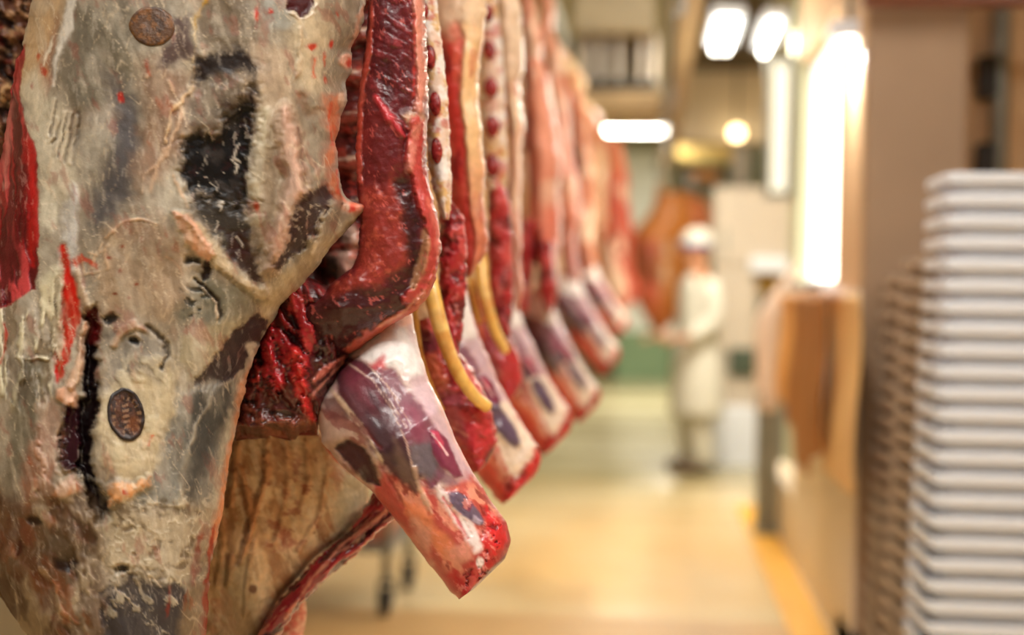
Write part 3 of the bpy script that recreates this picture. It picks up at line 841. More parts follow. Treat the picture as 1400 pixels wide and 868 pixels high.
def paint_skirt(p):
    p.base((92, 20, 24)); p.wet[:] = .38
    p.mottle((122, 36, 34), 34, .52, .68, .8, 80, 2)
    p.mottle((82, 18, 24), 26, .52, .64, .8, 85, 3)
    p.bumps(40, 6, 4, 85, 2); p.bumps(9, 1.5, 3)
    # ribbed dark muscle at the top
    t = p.mask([(512, -80), (562, -80), (566, 60), (562, 180), (548, 186), (520, 150), (500, 160), (505, 60)], 14)
    p._mix(np.arange(len(p.u)), t * .8, (86, 16, 24), 0, None)
    p.mottle((140, 48, 52), 9, .54, .64, .55, 28, 5, where=t, dh=4)
    p.mottle((70, 10, 20), 22, .5, .62, .7, 88, 3, where=t)
    p.stroke([(508, -40), (507, 30), (503, 76), (496, 110), (491, 150), (488, 200), (492, 250)], [5, 5, 6, 8, 10, 10, 8], (200, 84, 66), 6, .9, 3, dh=10)
    p.poly([(520, 80), (536, 70), (538, 120), (530, 150), (518, 130)], (66, 12, 20), 14, .8, 4, dh=-8)
    p.stroke([(513, 132), (530, 158), (546, 178), (553, 186)], [5, 10, 10, 6], (184, 50, 58), 7, .9, 3, dh=9)
    p.poly([(500, 150), (530, 170), (552, 190), (566, 250), (560, 300), (520, 300), (494, 260)], (92, 20, 24), 18, .8, 8)
    # granular orange red sheet below
    p.poly([(492, 250), (524, 262), (532, 240), (542, 262), (560, 300), (560, 360), (530, 380), (500, 402), (452, 404), (452, 388), (484, 372), (494, 330)], (140, 46, 36), 18, .8, 7, 12, dh=4)
    p.mottle((186, 84, 64), 9, .56, .7, .5, where=p.mask([(488, 250), (560, 260), (556, 380), (450, 404)], 16), dh=2)
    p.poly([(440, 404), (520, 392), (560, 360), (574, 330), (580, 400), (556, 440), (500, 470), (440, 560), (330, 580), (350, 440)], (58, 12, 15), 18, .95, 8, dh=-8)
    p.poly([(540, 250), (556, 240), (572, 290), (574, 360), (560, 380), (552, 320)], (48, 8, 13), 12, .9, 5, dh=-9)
    # thick rim
    p.stroke([(572, -90), (571, 0), (574, 60), (577, 110), (574, 150)], [14, 15, 15, 15, 12], (214, 140, 122), 9, .95, 4, dh=16)
    p.stroke([(566, 20), (567, 70), (566, 130)], 3, (196, 62, 56), 5, .8, 3)
    p.poly([(548, 158), (562, 152), (580, 158), (582, 178), (562, 182)], (196, 156, 126), 8, .85, 5, dh=12)
    p.stroke([(570, 170), (568, 210), (572, 240), (584, 280), (594, 320), (592, 352), (580, 392), (560, 410)], [22, 24, 22, 22, 20, 22, 22, 18], (176, 60, 56), 9, .95, 5, 10, dh=18)
    p.stroke([(574, 170), (562, 200), (560, 230)], 9, (212, 132, 118), 7, .8, 4, dh=4)
    p.stroke([(584, 270), (600, 318), (598, 352)], [5, 7, 5], (214, 112, 98), 6, .7, 3)
    p.stroke([(580, 316), (582, 340), (574, 370), (566, 392)], [7, 11, 11, 6], (166, 118, 84), 7, .85, 4, dh=2)
    p.stroke([(596, 370), (584, 404), (566, 424), (530, 444), (500, 462), (478, 478)], [8, 14, 14, 14, 14, 10], (188, 84, 68), 8, .9, 5, 10, dh=10)
    p.stroke([(580, 400), (550, 428), (516, 448)], 4, (214, 150, 124), 4, .6, 3)
    p.mottle((214, 104, 96), 6, .68, .78, .4, 60, 2)


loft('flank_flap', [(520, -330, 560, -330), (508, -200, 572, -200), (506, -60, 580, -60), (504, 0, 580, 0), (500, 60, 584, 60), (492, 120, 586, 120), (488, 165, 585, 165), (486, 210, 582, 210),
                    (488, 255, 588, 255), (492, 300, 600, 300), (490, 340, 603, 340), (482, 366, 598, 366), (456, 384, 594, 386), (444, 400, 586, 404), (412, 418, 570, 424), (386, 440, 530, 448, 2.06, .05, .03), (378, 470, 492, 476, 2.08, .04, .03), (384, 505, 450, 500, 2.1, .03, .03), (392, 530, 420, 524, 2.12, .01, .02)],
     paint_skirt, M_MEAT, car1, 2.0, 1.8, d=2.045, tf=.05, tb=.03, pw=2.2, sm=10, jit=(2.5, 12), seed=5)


def paint_neckmeat(p):
    p.base((78, 14, 18)); p.wet[:] = .3
    p.mottle((160, 28, 34), 20, .52, .64, .85, 70, 2.2, dh=10)
    p.mottle((44, 8, 12), 16, .52, .62, .9, 70, 2, dh=-12)
    p.mottle((190, 60, 58), 8, .62, .72, .6, 75, 3, dh=6)
    p.poly([(430, 400), (500, 400), (490, 470), (440, 560), (420, 540), (432, 470)], (48, 10, 13), 20, .8, 8)
    p.bumps(24, 9, 4, 70, 1.8); p.bumps(7, 2, 3)
    p.poly([(330, 535), (440, 515), (440, 640), (320, 640)], (84, 34, 28), 22, .8, 9)
    p.mottle((150, 84, 60), 14, .56, .68, .6, 20, 2, where=p.mask([(320, 560), (440, 540), (440, 640), (320, 640)], 20), dh=8)
    p.mottle((50, 28, 20), 10, .5, .6, .8, 10, 3, where=p.mask([(330, 520), (430, 520), (420, 600), (320, 610)], 16), dh=-6)
    p.stroke([(402, 478), (408, 510), (414, 540), (424, 570)], [12, 18, 18, 12], (196, 42, 40), 10, .9, 6, dh=14)
    p.stroke([(372, 440), (366, 480), (380, 530)], [10, 14, 10], (190, 30, 40), 8, .8, 6, dh=12)
    p.stroke([(430, 520), (450, 500), (476, 486)], [6, 7, 5], (200, 110, 96), 5, .8, 3, dh=8)
    p.stroke([(428, 540), (446, 520), (470, 496)], [4, 5, 4], (206, 130, 112), 5, .7, 3, dh=7)


loft('neck_muscle', [(370, 396, 420, 380), (350, 420, 480, 400), (335, 460, 490, 440), (318, 510, 482, 480), (308, 555, 456, 535), (302, 585, 440, 572), (304, 600, 434, 588, 2.16, .06, .05)],
     paint_neckmeat, M_MEAT, car1, 2.0, 2.0, d=2.11, tf=.09, tb=.08, pw=2.0, sm=10, jit=(6, 16), seed=8, vj=16)


def paint_neck(p):
    p.base((222, 184, 138)); p.wet[:] = .5
    p.mottle((236, 208, 166), 40, .48, .64, .8, 80, 2)
    p.mottle((176, 124, 82), 34, .5, .66, .75, 75, 2)
    p.mottle((186, 96, 70), 30, .58, .72, .5, 70, 2)
    p.mottle((150, 104, 68), 12, .54, .68, .4, 78, 3)
    p.mottle((240, 220, 184), 9, .58, .7, .4, 74, 4)
    p.bumps(60, 8, 3, 75, 2); p.bumps(20, 3.5, 4, 75, 2); p.bumps(7, 1, 3)
    p.veins((216, 190, 148), 24, .03, .6, 62, 3, dh=3)
    for st in [[(326, 604), (322, 640), (316, 690)], [(366, 600), (366, 650), (350, 700), (340, 740)], [(330, 640), (342, 690), (345, 720), (330, 770)], [(318, 760), (312, 800)]]:
        p.stroke(st, [6, 8, 6] if len(st) == 3 else ([6, 7, 6, 5] if len(st) == 4 else 7), (212, 152, 104), 5, .8, 3, dh=10)
        p.stroke([(a - 7, b) for a, b in st], 5, (124, 74, 46), 6, .6, 3, dh=-8)
    p.poly([(470, 640), (506, 650), (504, 680), (480, 720), (456, 730), (460, 690)], (206, 190, 150), 16, .85, 8)
    for st in [[(392, 604), (396, 650), (388, 700), (378, 740)], [(420, 606), (424, 650), (414, 690)], [(300, 690), (306, 740), (298, 800)], [(352, 730), (340, 780), (336, 840)], [(450, 640), (440, 700), (410, 750)]]:
        p.stroke(st, 6, (226, 176, 128), 6, .6, 4, dh=8)
        p.stroke([(a - 6, b + 2) for a, b in st], 4, (140, 92, 60), 6, .5, 3, dh=-6)
    p.stroke([(440, 600), (464, 628), (480, 648)], [4, 8, 5], (200, 70, 46), 7, .85, 4)
    p.veins((228, 210, 172), 14, .04, .6, 60, 3, where=p.mask([(440, 640), (510, 640), (470, 740), (420, 780)], 20))
    p.poly([(300, 780), (340, 760), (360, 868), (290, 900)], (140, 120, 84), 24, .7)
    p.blob((345, 805), (5, 5), (90, 46, 30), 5, .8)
    p.mottle((150, 60, 44), 14, .6, .7, .6, where=p.mask([(360, 620), (440, 620), (440, 740), (360, 760)], 30))


loft('neck', [(270, 560, 410, 570), (255, 590, 446, 598), (250, 630, 482, 632), (250, 665, 506, 655), (250, 690, 500, 700), (250, 720, 480, 727), (250, 770, 430, 765), (255, 820, 382, 822),
              (262, 880, 348, 880), (275, 950, 325, 950)], paint_neck, M_FAT, car1, 2.0, 2.0, d=2.24, tf=.06, tb=.09, pw=2.4, sm=10, jit=(2, 14), seed=12)


def paint_cut(p):
    p.base((120, 22, 26)); p.wet[:] = .26
    p.mottle((168, 40, 40), 12, .48, .6, .9, -42, 5, dh=6)
    p.mottle((48, 10, 14), 12, .52, .62, .9, -42, 6, dh=-8)
    p.mottle((176, 110, 84), 9, .6, .7, .6, -42, 6, dh=4)
    p.bumps(14, 4, 3, -42, 4)
    p.stroke([(536, 690), (500, 722), (470, 742), (430, 786), (390, 846)], [3, 4, 4, 4, 4], (196, 120, 92), 4, .7, 3, dh=6)


loft('cut_muscle', [(515, 668, 548, 700), (500, 690, 535, 712), (480, 722, 512, 732), (452, 748, 486, 760), (424, 772, 448, 790), (398, 802, 420, 818), (376, 828, 400, 842), (352, 866, 380, 872), (330, 930, 352, 935)],
     paint_cut, M_MEAT, car1, 2.0, 1.5, d=2.19, tf=.03, tb=.04, sm=8, jit=(3.5, 9), seed=14)


def paint_pinkfat(p):
    p.base((218, 160, 140)); p.mottle((232, 190, 168), 14, .48, .6, .8); p.mottle((196, 80, 76), 10, .58, .68, .7)
    p.bumps(12, 3, 3)


loft('neck_fat', [(396, 812, 416, 806), (386, 836, 419, 836), (376, 862, 416, 862), (360, 930, 400, 930)], paint_pinkfat, M_FAT, car1, 2, 2, d=2.30, tf=.03, tb=.04, sm=8, jit=(2.5, 8), seed=15)

LEGROWS = [(476, 440, 556, 390, 2.17), (462, 500, 563, 425, 2.13), (432, 553, 571, 470, 2.09), (440, 606, 586, 520, 2.07), (478, 648, 605, 556), (510, 673, 622, 600), (534, 702, 644, 641), (559, 735, 667, 679),
           (586, 771, 692, 712), (602, 789, 699, 738), (616, 808, 690, 765), (628, 819, 650, 803)]


def paint_leg(p):
    p.base((198, 172, 160)); p.wet[:] = .36
    p.mottle((214, 196, 186), 30, .5, .64, .6, 55, 3)
    p.mottle((196, 150, 146), 26, .52, .66, .7, 55, 3)
    p.bumps(50, 5, 3, 55, 2); p.bumps(12, .9, 3, 55, 2)
    # lower tip is raw and red
    p.poly([(520, 640), (560, 640), (600, 680), (640, 640), (670, 660), (720, 730), (640, 850), (540, 740), (496, 650)], (178, 58, 46), 22, .92, 9, 14, wet=.3)
    p.mottle((226, 152, 124), 16, .52, .64, .75, 55, 2, where=p.mask([(530, 660), (660, 660), (700, 730), (640, 820)], 20))
    p.mottle((132, 24, 26), 14, .54, .66, .8, 55, 2, where=p.mask([(520, 650), (660, 650), (700, 730), (640, 840)], 20), dh=-2)
    p.poly([(586, 770), (620, 800), (680, 690), (710, 730), (640, 850)], (170, 38, 38), 18, .8, 9, dh=2)
    # upper knuckle: white, with the lilac sheen beside it painted into the colour
    p.poly([(560, 440), (574, 480), (592, 530), (622, 600), (642, 640), (622, 644), (596, 590), (570, 545), (552, 505)], (196, 166, 172), 14, .85, 6)
    p.mottle((178, 120, 128), 18, .52, .66, .6, 55, 4, where=p.mask([(550, 480), (580, 490), (640, 640), (610, 640)], 14))
    p.poly([(484, 484), (512, 458), (548, 442), (566, 466), (580, 512), (560, 514), (530, 500), (505, 494)], (226, 220, 216), 14, .95, 6, dh=6)
    p.poly([(498, 500), (524, 488), (530, 505), (510, 512)], (198, 72, 76), 10, .9, 5)
    p.poly([(480, 440), (530, 400), (562, 396), (566, 446), (540, 450), (500, 466)], (222, 170, 148), 12, .9, 7)
    # long purple muscle
    p.poly([(456, 502), (470, 486), (492, 488), (516, 506), (540, 542), (560, 592), (576, 648), (570, 676), (548, 660), (518, 628), (488, 588), (466, 546)], (78, 34, 44), 8, .98, 4, 14, dh=8, wet=.33)
    p.poly([(462, 506), (484, 494), (514, 520), (526, 556), (506, 560), (480, 530)], (112, 46, 60), 16, .7, 4)
    p.poly([(500, 566), (530, 580), (556, 610), (572, 660), (552, 656), (522, 622)], (58, 36, 42), 18, .8, 5)
    p.mottle((60, 34, 42), 22, .5, .64, .7, 55, 4, where=p.mask([(480, 520), (530, 540), (570, 650), (520, 610)], 14))
    # second purple band
    p.poly([(516, 502), (536, 504), (560, 532), (588, 570), (604, 610), (612, 646), (590, 668), (572, 644), (554, 596), (534, 548)], (118, 64, 80), 10, .95, 5, dh=2, wet=.34)
    p.poly([(578, 540), (596, 560), (630, 630), (642, 656), (624, 660), (600, 600)], (196, 164, 172), 12, .75, 4)
    p.poly([(552, 548), (574, 560), (586, 590), (574, 610), (560, 590)], (136, 62, 82), 12, .7, 4)
    p.poly([(560, 610), (590, 606), (600, 640), (590, 660), (566, 640)], (96, 92, 96), 12, .8, 5)
    for st in [[(470, 492), (510, 520), (536, 560), (556, 606), (566, 648), (580, 690)], [(528, 524), (548, 560), (562, 580)], [(524, 534), (556, 584)], [(500, 496), (530, 528), (546, 548)]]:
        p.stroke(st, 1.6, (190, 156, 140), 3, .8, 1.5, dh=.5)
    p.stroke([(566, 640), (574, 668), (590, 700)], [5, 7, 4], (196, 156, 128), 5, .85, 3, dh=5)
    # split purple-red muscle with pale slit
    p.poly([(586, 590), (596, 584), (612, 600), (622, 626), (632, 650), (622, 654), (604, 640), (592, 618)], (122, 50, 72), 5, 1, 2, dh=9, wet=.18)
    p.poly([(588, 588), (598, 590), (608, 604), (606, 616), (596, 606)], (190, 70, 92), 4, .9, 2, dh=3)
    p.stroke([(591, 594), (600, 604), (612, 622)], 2.5, (232, 190, 190), 2, .8, 1)
    p.poly([(600, 640), (624, 650), (628, 664), (604, 660)], (122, 80, 94), 10, .8, 4)
    p.poly([(604, 570), (618, 576), (650, 640), (640, 650), (622, 610)], (206, 168, 180), 12, .8, 4)
    # lower left window with dark muscle
    p.poly([(430, 560), (470, 560), (500, 600), (520, 650), (508, 664), (470, 640), (440, 606)], (166, 134, 112), 12, .8, 6)
    p.mottle((120, 48, 44), 16, .54, .66, .7, 45, 2, where=p.mask([(428, 555), (480, 560), (520, 640), (480, 650), (436, 606)], 12))
    p.poly([(458, 612), (478, 602), (500, 612), (514, 640), (520, 664), (500, 660), (480, 640)], (58, 28, 30), 6, 1, 4, dh=-14)
    p.poly([(436, 540), (462, 540), (476, 570), (450, 574)], (92, 50, 48), 10, .8, 5, dh=-6)
    p.stroke([(444, 520), (470, 554), (500, 590), (522, 630)], [3, 5, 4, 3], (206, 180, 150), 5, .85, 2, dh=3)
    p.stroke([(480, 566), (504, 594), (520, 612)], 4, (104, 40, 44), 4, .8, 2, dh=-4)
    p.poly([(540, 600), (572, 650), (566, 676), (540, 640)], (120, 92, 76), 12, .5, 5)
    # lower: orange patches, grey ellipse, white tendon sheath
    p.poly([(548, 684), (572, 686), (600, 720), (624, 750), (606, 760), (574, 724)], (222, 128, 88), 12, .9, 6, dh=4)
    p.poly([(560, 700), (590, 720), (590, 770), (566, 736)], (214, 156, 138), 12, .7, 6)
    p.stroke([(600, 668), (616, 694), (638, 720), (652, 748)], [8, 14, 18, 14], (232, 214, 208), 8, .95, 4, dh=3)
    p.stroke([(606, 680), (626, 710), (640, 736)], 4, (200, 50, 70), 4, .8, 3, dh=-3)
    p.poly([(613, 674), (626, 672), (644, 686), (656, 702), (662, 716), (652, 718), (632, 704), (616, 690)], (104, 86, 104), 5, 1, 2, dh=8, wet=.18)
    p.poly([(634, 684), (646, 690), (642, 700), (632, 694)], (130, 48, 66), 4, .8, 2)
    p.poly([(648, 704), (660, 712), (656, 718), (646, 712)], (178, 160, 176), 4, .8, 2)
    p.poly([(664, 690), (690, 716), (698, 742), (676, 760), (660, 738), (668, 716)], (206, 40, 44), 8, .95, 6, 8, dh=5)
    p.mottle((120, 14, 22), 9, .54, .64, .9, where=p.mask([(656, 716), (700, 716), (690, 770), (630, 820), (626, 790), (664, 760)], 8), dh=-6)
    p.poly([(604, 752), (638, 738), (646, 764), (624, 776)], (214, 142, 120), 10, .85, 5, dh=4)
    p.blob((656, 768), (5, 7), (226, 206, 196), 4, .9, 2)
    p.poly([(640, 812), (664, 786), (692, 756), (696, 764), (668, 792), (646, 814)], (86, 66, 74), 5, .85, 3)
    p.poly([(604, 786), (624, 780), (640, 808), (630, 826)], (176, 30, 36), 8, .9, 5)
    p.mottle((236, 150, 136), 7, .62, .72, .5, 50, 2, where=p.mask([(540, 670), (660, 670), (700, 740), (630, 820)], 16))
    p.stroke([(520, 636), (540, 668), (552, 690)], [6, 8, 4], (126, 30, 30), 7, .8, 4, dh=-5)
    p.stroke([(568, 440), (584, 510), (604, 560), (622, 604), (640, 636)], 4, (220, 170, 160), 5, .8, 2)


loft('foreleg', LEGROWS, paint_leg, M_LEG, car1, 1.6, 1.4, d=2.045, tf=.065, tb=.065, pw=2.0, sm=12, jit=(1.6, 26), seed=20)


# breastbone edges: pale cartilage with red marrow cells
def paint_stern(p):
    p.base((232, 206, 188)); p.mottle((244, 238, 234), 16, .46, .58, .9); p.mottle((214, 170, 96), 14, .55, .66, .8); p.mottle((190, 80, 70), 12, .6, .7, .7)
    p.bumps(14, 3, 3)


def cell(parent, c, r, d, ang=0):
    def pc(p):
        p.base((136, 34, 36)); p.wet[:] = .25; p.mottle((176, 60, 56), 6, .5, .62, .8); p.mottle((90, 16, 22), 6, .55, .66, .8); p.bumps(6, 1.2, 3)
    rows = []
    for k in range(9):
        a = math.pi * (k / 8 - .5)
        y, w = math.sin(a), max(.06, math.cos(a))
        rows.append((c[0] - r[0] * w + ang * y * r[1], c[1] + r[1] * y, c[0] + r[0] * w + ang * y * r[1], c[1] + r[1] * y, d, .006 * w, .006))
    return loft('marrow_cell', rows, pc, M_MEAT, parent, 1.2, 1.2, sm=2, jit=(.6, 5), seed=int(c[1]) % 40)


st = loft('breastbone', [(560, -90, 588, -90), (568, 0, 597, 0), (572, 60, 604, 60), (578, 120, 611, 120), (582, 180, 615, 180), (586, 230, 617, 230), (596, 275, 618, 275), (606, 300, 614, 300)],
          paint_stern, M_FAT, car1, 2, 1.6, d=2.2, tf=.03, tb=.03, sm=8, jit=(2, 10), seed=25)
for c, r in [((579, 14), (7, 12)), ((588, 78), (8, 17)), ((595, 142), (8, 17)), ((597, 206), (8, 18))]:
    cell(car1, c, r, 2.168, .06)


def paint_fat_strip(p):
    p.base((226, 170, 140)); p.wet[:] = .35
    p.mottle((240, 214, 176), 24, .48, .6, .8, 85, 2); p.mottle((206, 92, 72), 22, .54, .66, .8, 85, 2.5); p.bumps(30, 4, 3, 85, 2)


def paint_red_strip(p):
    p.base((172, 40, 46)); p.wet[:] = .28
    p.mottle((212, 84, 84), 12, .5, .6, .8, 80, 1.6, dh=5); p.mottle((92, 16, 26), 12, .52, .64, .85, 80, 1.6, dh=-5)
    p.mottle((224, 140, 136), 6, .62, .72, .5); p.bumps(10, 2.5, 3); p.bumps(26, 5, 3)


def flap_paint(rimc, red=(198, 58, 48), split=.42, top=(236, 206, 172), tv=60, tipc=(190, 60, 50)):
    def f(p):
        p.base(red); p.wet[:] = .32
        p.mottle((224, 104, 80), 22, .5, .64, .7, 85, 2.5); p.mottle((120, 20, 24), 24, .55, .68, .8, 85, 3)
        i = np.arange(len(p.u))
        n = fbm(p.u, p.v, 30, 3, 7) - .5
        p._mix(i, sst(split - .04, split + .08, p.ac + .16 * n), rimc, 10, None)
        p.mottle((248, 228, 196), 22, .52, .64, .6, 80, 2, where=sst(split, split + .12, p.ac))
        p.mottle((206, 104, 76), 12, .58, .7, .55, 85, 4, where=sst(split, split + .12, p.ac))
        p._mix(i, sst(split + .1, split, p.ac) * sst(.05, .0, np.abs(p.ac - split)) * .3, (120, 30, 30), -4, None)
        p._mix(i, sst(tv + 30, tv, p.v + 40 * n) * .9, top, 8, None)
        p._mix(i, sst(.66, .92, p.al + .1 * n) * .75, tipc, 0, None)
        p.bumps(24, 4, 3, 85, 2); p.bumps(8, 1.2, 3)
    return f


YEL = (246, 198, 104)


def pale_tendon(p):
    p.base(YEL); p.mottle((244, 208, 128), 60, .46, .6, .8); p.mottle((214, 138, 50), 40, .54, .66, .7)


M_TEN = mat_tissue('yellow_tendon', .08, 200, .4)


def tendon(parent, pts, rad, d):
    w = np.array([P(a, b, dd) for (a, b), dd in zip(pts, d)])
    return tube('tendon', w, [r * 1e-3 for r in rad], M_TEN, parent, pale_tendon, 14, 8)


def row_tint(p):
    p.poly([(484, 490), (512, 450), (560, 430), (580, 520), (556, 520), (520, 505)], (240, 230, 222), 12, .95, 5)
    p.poly([(520, 650), (556, 680), (600, 730), (634, 790), (622, 818), (560, 740)], (208, 66, 54), 16, .9, 8)
    p.poly([(590, 640), (634, 632), (692, 712), (664, 760), (640, 772), (610, 716)], (240, 220, 198), 12, .95, 6, dh=3)
    p.poly([(600, 640), (620, 636), (646, 676), (660, 708), (652, 722), (630, 704), (608, 670)], (96, 76, 96), 7, 1, 3, dh=6)
    p.stroke([(700, 722), (682, 764), (640, 812), (622, 812)], [10, 14, 14, 8], (206, 40, 42), 8, .95, 5)
    p.stroke([(586, 640), (612, 700), (640, 768)], 6, (200, 60, 56), 7, .8, 4)


def leg_at(parent, tip, s, d, seed, rot=0.0, tint=None, name='foreleg', rows=LEGROWS, pt=None, ref=(664, 780), du=2.0, **kw):
    """A copy of the shank shape set further down the rail, at its own distance."""
    ca, sa = math.cos(R(rot)), math.sin(R(rot))

    def xf(U, V):
        a, b = (U - ref[0]) * s, (V - ref[1]) * s
        return tip[0] + a * ca - b * sa, tip[1] + a * sa + b * ca

    def pp(p):
        p.seed = seed
        # each leg has its own smear of the pattern
        p.u = p.u + 7 * (fbm(p.u, p.v, 60, 2, seed) - .5); p.v = p.v + 7 * (fbm(p.u, p.v, 60, 2, seed + 5) - .5)
        (pt or paint_leg)(p)
        if pt is None:
            row_tint(p)
        if tint is not None:
            tint(p)
    rows = [tuple(q[:4]) + ((d + (q[4] - 2.05),) if len(q) > 4 else ()) for q in rows]
    return loft(name, rows, pp, M_LEG, parent, du, du, d=d, tf=.06, tb=.06, sm=12, jit=(2.5, 16), xf=xf, seed=seed, **kw)


def paint_stump(p):
    p.base((176, 50, 52)); p.wet[:] = .26
    p.mottle((206, 100, 96), 16, .5, .62, .8, 50, 2.5, dh=4); p.mottle((110, 18, 26), 16, .52, .64, .85, 50, 2, dh=-5)
    p.poly([(590, 520), (640, 540), (660, 590), (640, 610), (604, 580), (584, 540)], (176, 84, 96), 18, .8, 8, dh=5)
    p.poly([(568, 480), (600, 480), (606, 530), (580, 540)], (214, 120, 88), 14, .8, 8)
    p.stroke([(578, 540), (610, 580), (640, 596)], 4, (226, 150, 140), 4, .7, 3, dh=4)
    p.poly([(576, 450), (596, 452), (600, 480), (580, 486)], (96, 36, 52), 10, .9, 5)
    p.poly([(630, 560), (668, 556), (680, 600), (656, 640), (640, 620)], (190, 44, 50), 12, .8, 7)
    p.bumps(20, 7, 4); p.bumps(7, 1.6, 3)


STUMP = [(566, 440, 600, 430), (568, 480, 620, 470), (574, 520, 646, 504), (588, 556, 664, 540), (608, 592, 676, 574), (626, 622, 680, 604), (636, 642, 672, 626), (646, 648, 660, 640)]

# ---- third
car2 = make_carcass_root(P(620, 434, 2.6), 'third beef carcass from the left, red flap above a raw stump with thick yellow tendon')
loft('flank_flap', [(560, -200, 620, -200), (580, -90, 650, -90), (590, -20, 664, -20), (592, 40, 662, 40), (594, 100, 657, 100), (598, 160, 656, 160), (606, 220, 660, 220), (612, 260, 664, 260), (620, 300, 668, 300),
                    (624, 336, 668, 330), (630, 362, 660, 352), (639, 380, 646, 374)], flap_paint((242, 200, 148), split=.56, tv=24), M_MEAT, car2, 2, 1.8, d=2.5, tf=.05, tb=.05, sm=8, jit=(2.5, 16), wob=5, seed=31)
loft('skirt_muscle', [(596, 262, 606, 262), (598, 280, 622, 280), (600, 300, 634, 298), (600, 340, 638, 336), (599, 390, 638, 388), (603, 430, 635, 430), (610, 465, 631, 465), (617, 494, 625, 492)],
     paint_red_strip, M_MEAT, car2, 1.8, 1.5, d=2.34, tf=.025, tb=.025, sm=8, jit=(3, 10), seed=33)
loft('raw_stump', STUMP, paint_stump, M_MEAT, car2, 1.8, 1.7, d=2.36, tf=.06, tb=.06, sm=10, jit=(3, 12), seed=34)
tendon(car2, [(586, 372), (590, 400), (600, 440), (614, 484), (632, 520), (650, 544), (666, 556)], [12, 14, 13, 11.5, 10.5, 10, 10], [2.28, 2.27, 2.26, 2.26, 2.26, 2.28, 2.3])
tendon(car2, [(566, 410), (570, 450), (576, 490), (590, 530), (606, 560)], [5, 5, 4.5, 4, 3], [2.3, 2.29, 2.29, 2.29, 2.3])
leg_at(car2, (714, 660), .755, 2.66, 36)

# ---- fourth
car3 = make_carcass_root(P(690, 434, 3.3), 'fourth beef carcass from the left, pale breastbone with dark cells over slim red strip')
loft('flank_flap', [(640, -200, 690, -200), (656, -90, 700, -90), (668, -20, 706, -20), (674, 20, 712, 20), (676, 60, 715, 60), (682, 100, 715, 100), (690, 120, 716, 120), (692, 200, 716, 200), (694, 260, 716, 260), (698, 330, 716, 330),
                    (702, 400, 714, 400), (705, 425, 710, 425)], flap_paint((240, 196, 168), (186, 70, 62), .25, (240, 214, 186), 90, (206, 110, 96)), M_MEAT, car3, 2.2, 2, d=3.1, tf=.07, tb=.06, sm=10, jit=(2, 16), wob=6, seed=41)
st = loft('breastbone', [(640, -90, 664, -90), (650, 0, 680, 0), (654, 60, 686, 60), (656, 120, 690, 120), (658, 180, 692, 180), (660, 230, 694, 230), (664, 258, 692, 258)], paint_stern, M_FAT, car3, 2.2, 2,
          d=2.96, tf=.04, tb=.03, sm=8, jit=(1.5, 10), seed=42)
for c, r in [((667, 18), (8, 12)), ((669, 68), (9, 13)), ((671, 120), (10, 14)), ((673, 173), (10, 15)), ((673, 227), (10, 15))]:
    cell(car3, c, r, 2.915, .04)
loft('skirt_muscle', [(668, 246, 688, 246), (667, 280, 698, 280), (667, 330, 701, 330), (668, 380, 702, 380), (674, 420, 701, 420), (684, 450, 699, 450), (690, 470, 695, 470)], paint_red_strip, M_MEAT, car3, 2, 1.8,
     d=2.95, tf=.03, tb=.03, sm=8, jit=(2.5, 10), seed=43)
leg_at(car3, (697, 522), .75, 3.0, 44, name='raw_stump', rows=STUMP, pt=paint_stump, ref=(655, 610))
tendon(car3, [(656, 350), (660, 390), (668, 425), (678, 455), (692, 480)], [14, 13, 12, 11, 9], [2.9, 2.88, 2.87, 2.87, 2.88])
tendon(car3, [(644, 380), (648, 410), (656, 440)], [7, 7, 6], [2.9, 2.9, 2.9])
leg_at(car3, (763, 600), .585, 3.4, 46)


# ---- the ones further along
def simple_carcass(label, d, flaps, legs, sd):
    c = make_carcass_root(P(flaps[0][0][3][2], 434, d), label)
    for k, (rws, pt, nm) in enumerate(flaps):
        loft(nm, rws, pt, M_MEAT, c, 2.4, 2.4, d=d - .04 * k, tf=.09, tb=.1, sm=14, jit=(1.5, 20), wob=7, seed=sd + k)
    for k, (tip, s, dd, rot) in enumerate(legs):
        leg_at(c, tip, s, dd, sd + 5 + k, rot, du=2.4)
    return c


SAL = (232, 156, 128)
simple_carcass('fifth beef carcass from the left, salmon pink flap with rounded lower end', 4.2, [
    ([(690, -160, 720, -160), (706, -60, 726, -60), (710, 0, 732, 0), (714, 80, 740, 80), (716, 130, 752, 130), (718, 220, 764, 220), (720, 300, 768, 300), (724, 340, 768, 340), (732, 365, 758, 365), (742, 376, 748, 376)],
     flap_paint(SAL, (140, 34, 38), .3, (226, 150, 128), -20, (222, 110, 88)), 'flank_flap'),
    ([(712, 300, 728, 300), (708, 340, 730, 340), (706, 400, 728, 400), (712, 430, 722, 430)], paint_red_strip, 'skirt_muscle'),
    ([(728, 330, 760, 330), (738, 370, 764, 370), (742, 410, 762, 410), (748, 430, 756, 430)], paint_red_strip, 'skirt_muscle')],
    [((806, 560), .46, 4.25, -2)], 50)
simple_carcass('sixth beef carcass from the left, smooth orange pink strip behind rounded flap', 5.3, [
    ([(730, -60, 752, -60), (738, 40, 760, 40), (746, 110, 774, 110), (754, 180, 784, 180), (760, 260, 792, 260), (764, 330, 794, 330), (766, 390, 792, 390), (770, 430, 786, 430)],
     flap_paint((226, 142, 112), (150, 44, 40), .3, (228, 160, 132), 60, (150, 40, 44)), 'flank_flap')],
    [((836, 498), .37, 5.2, -4)], 56)
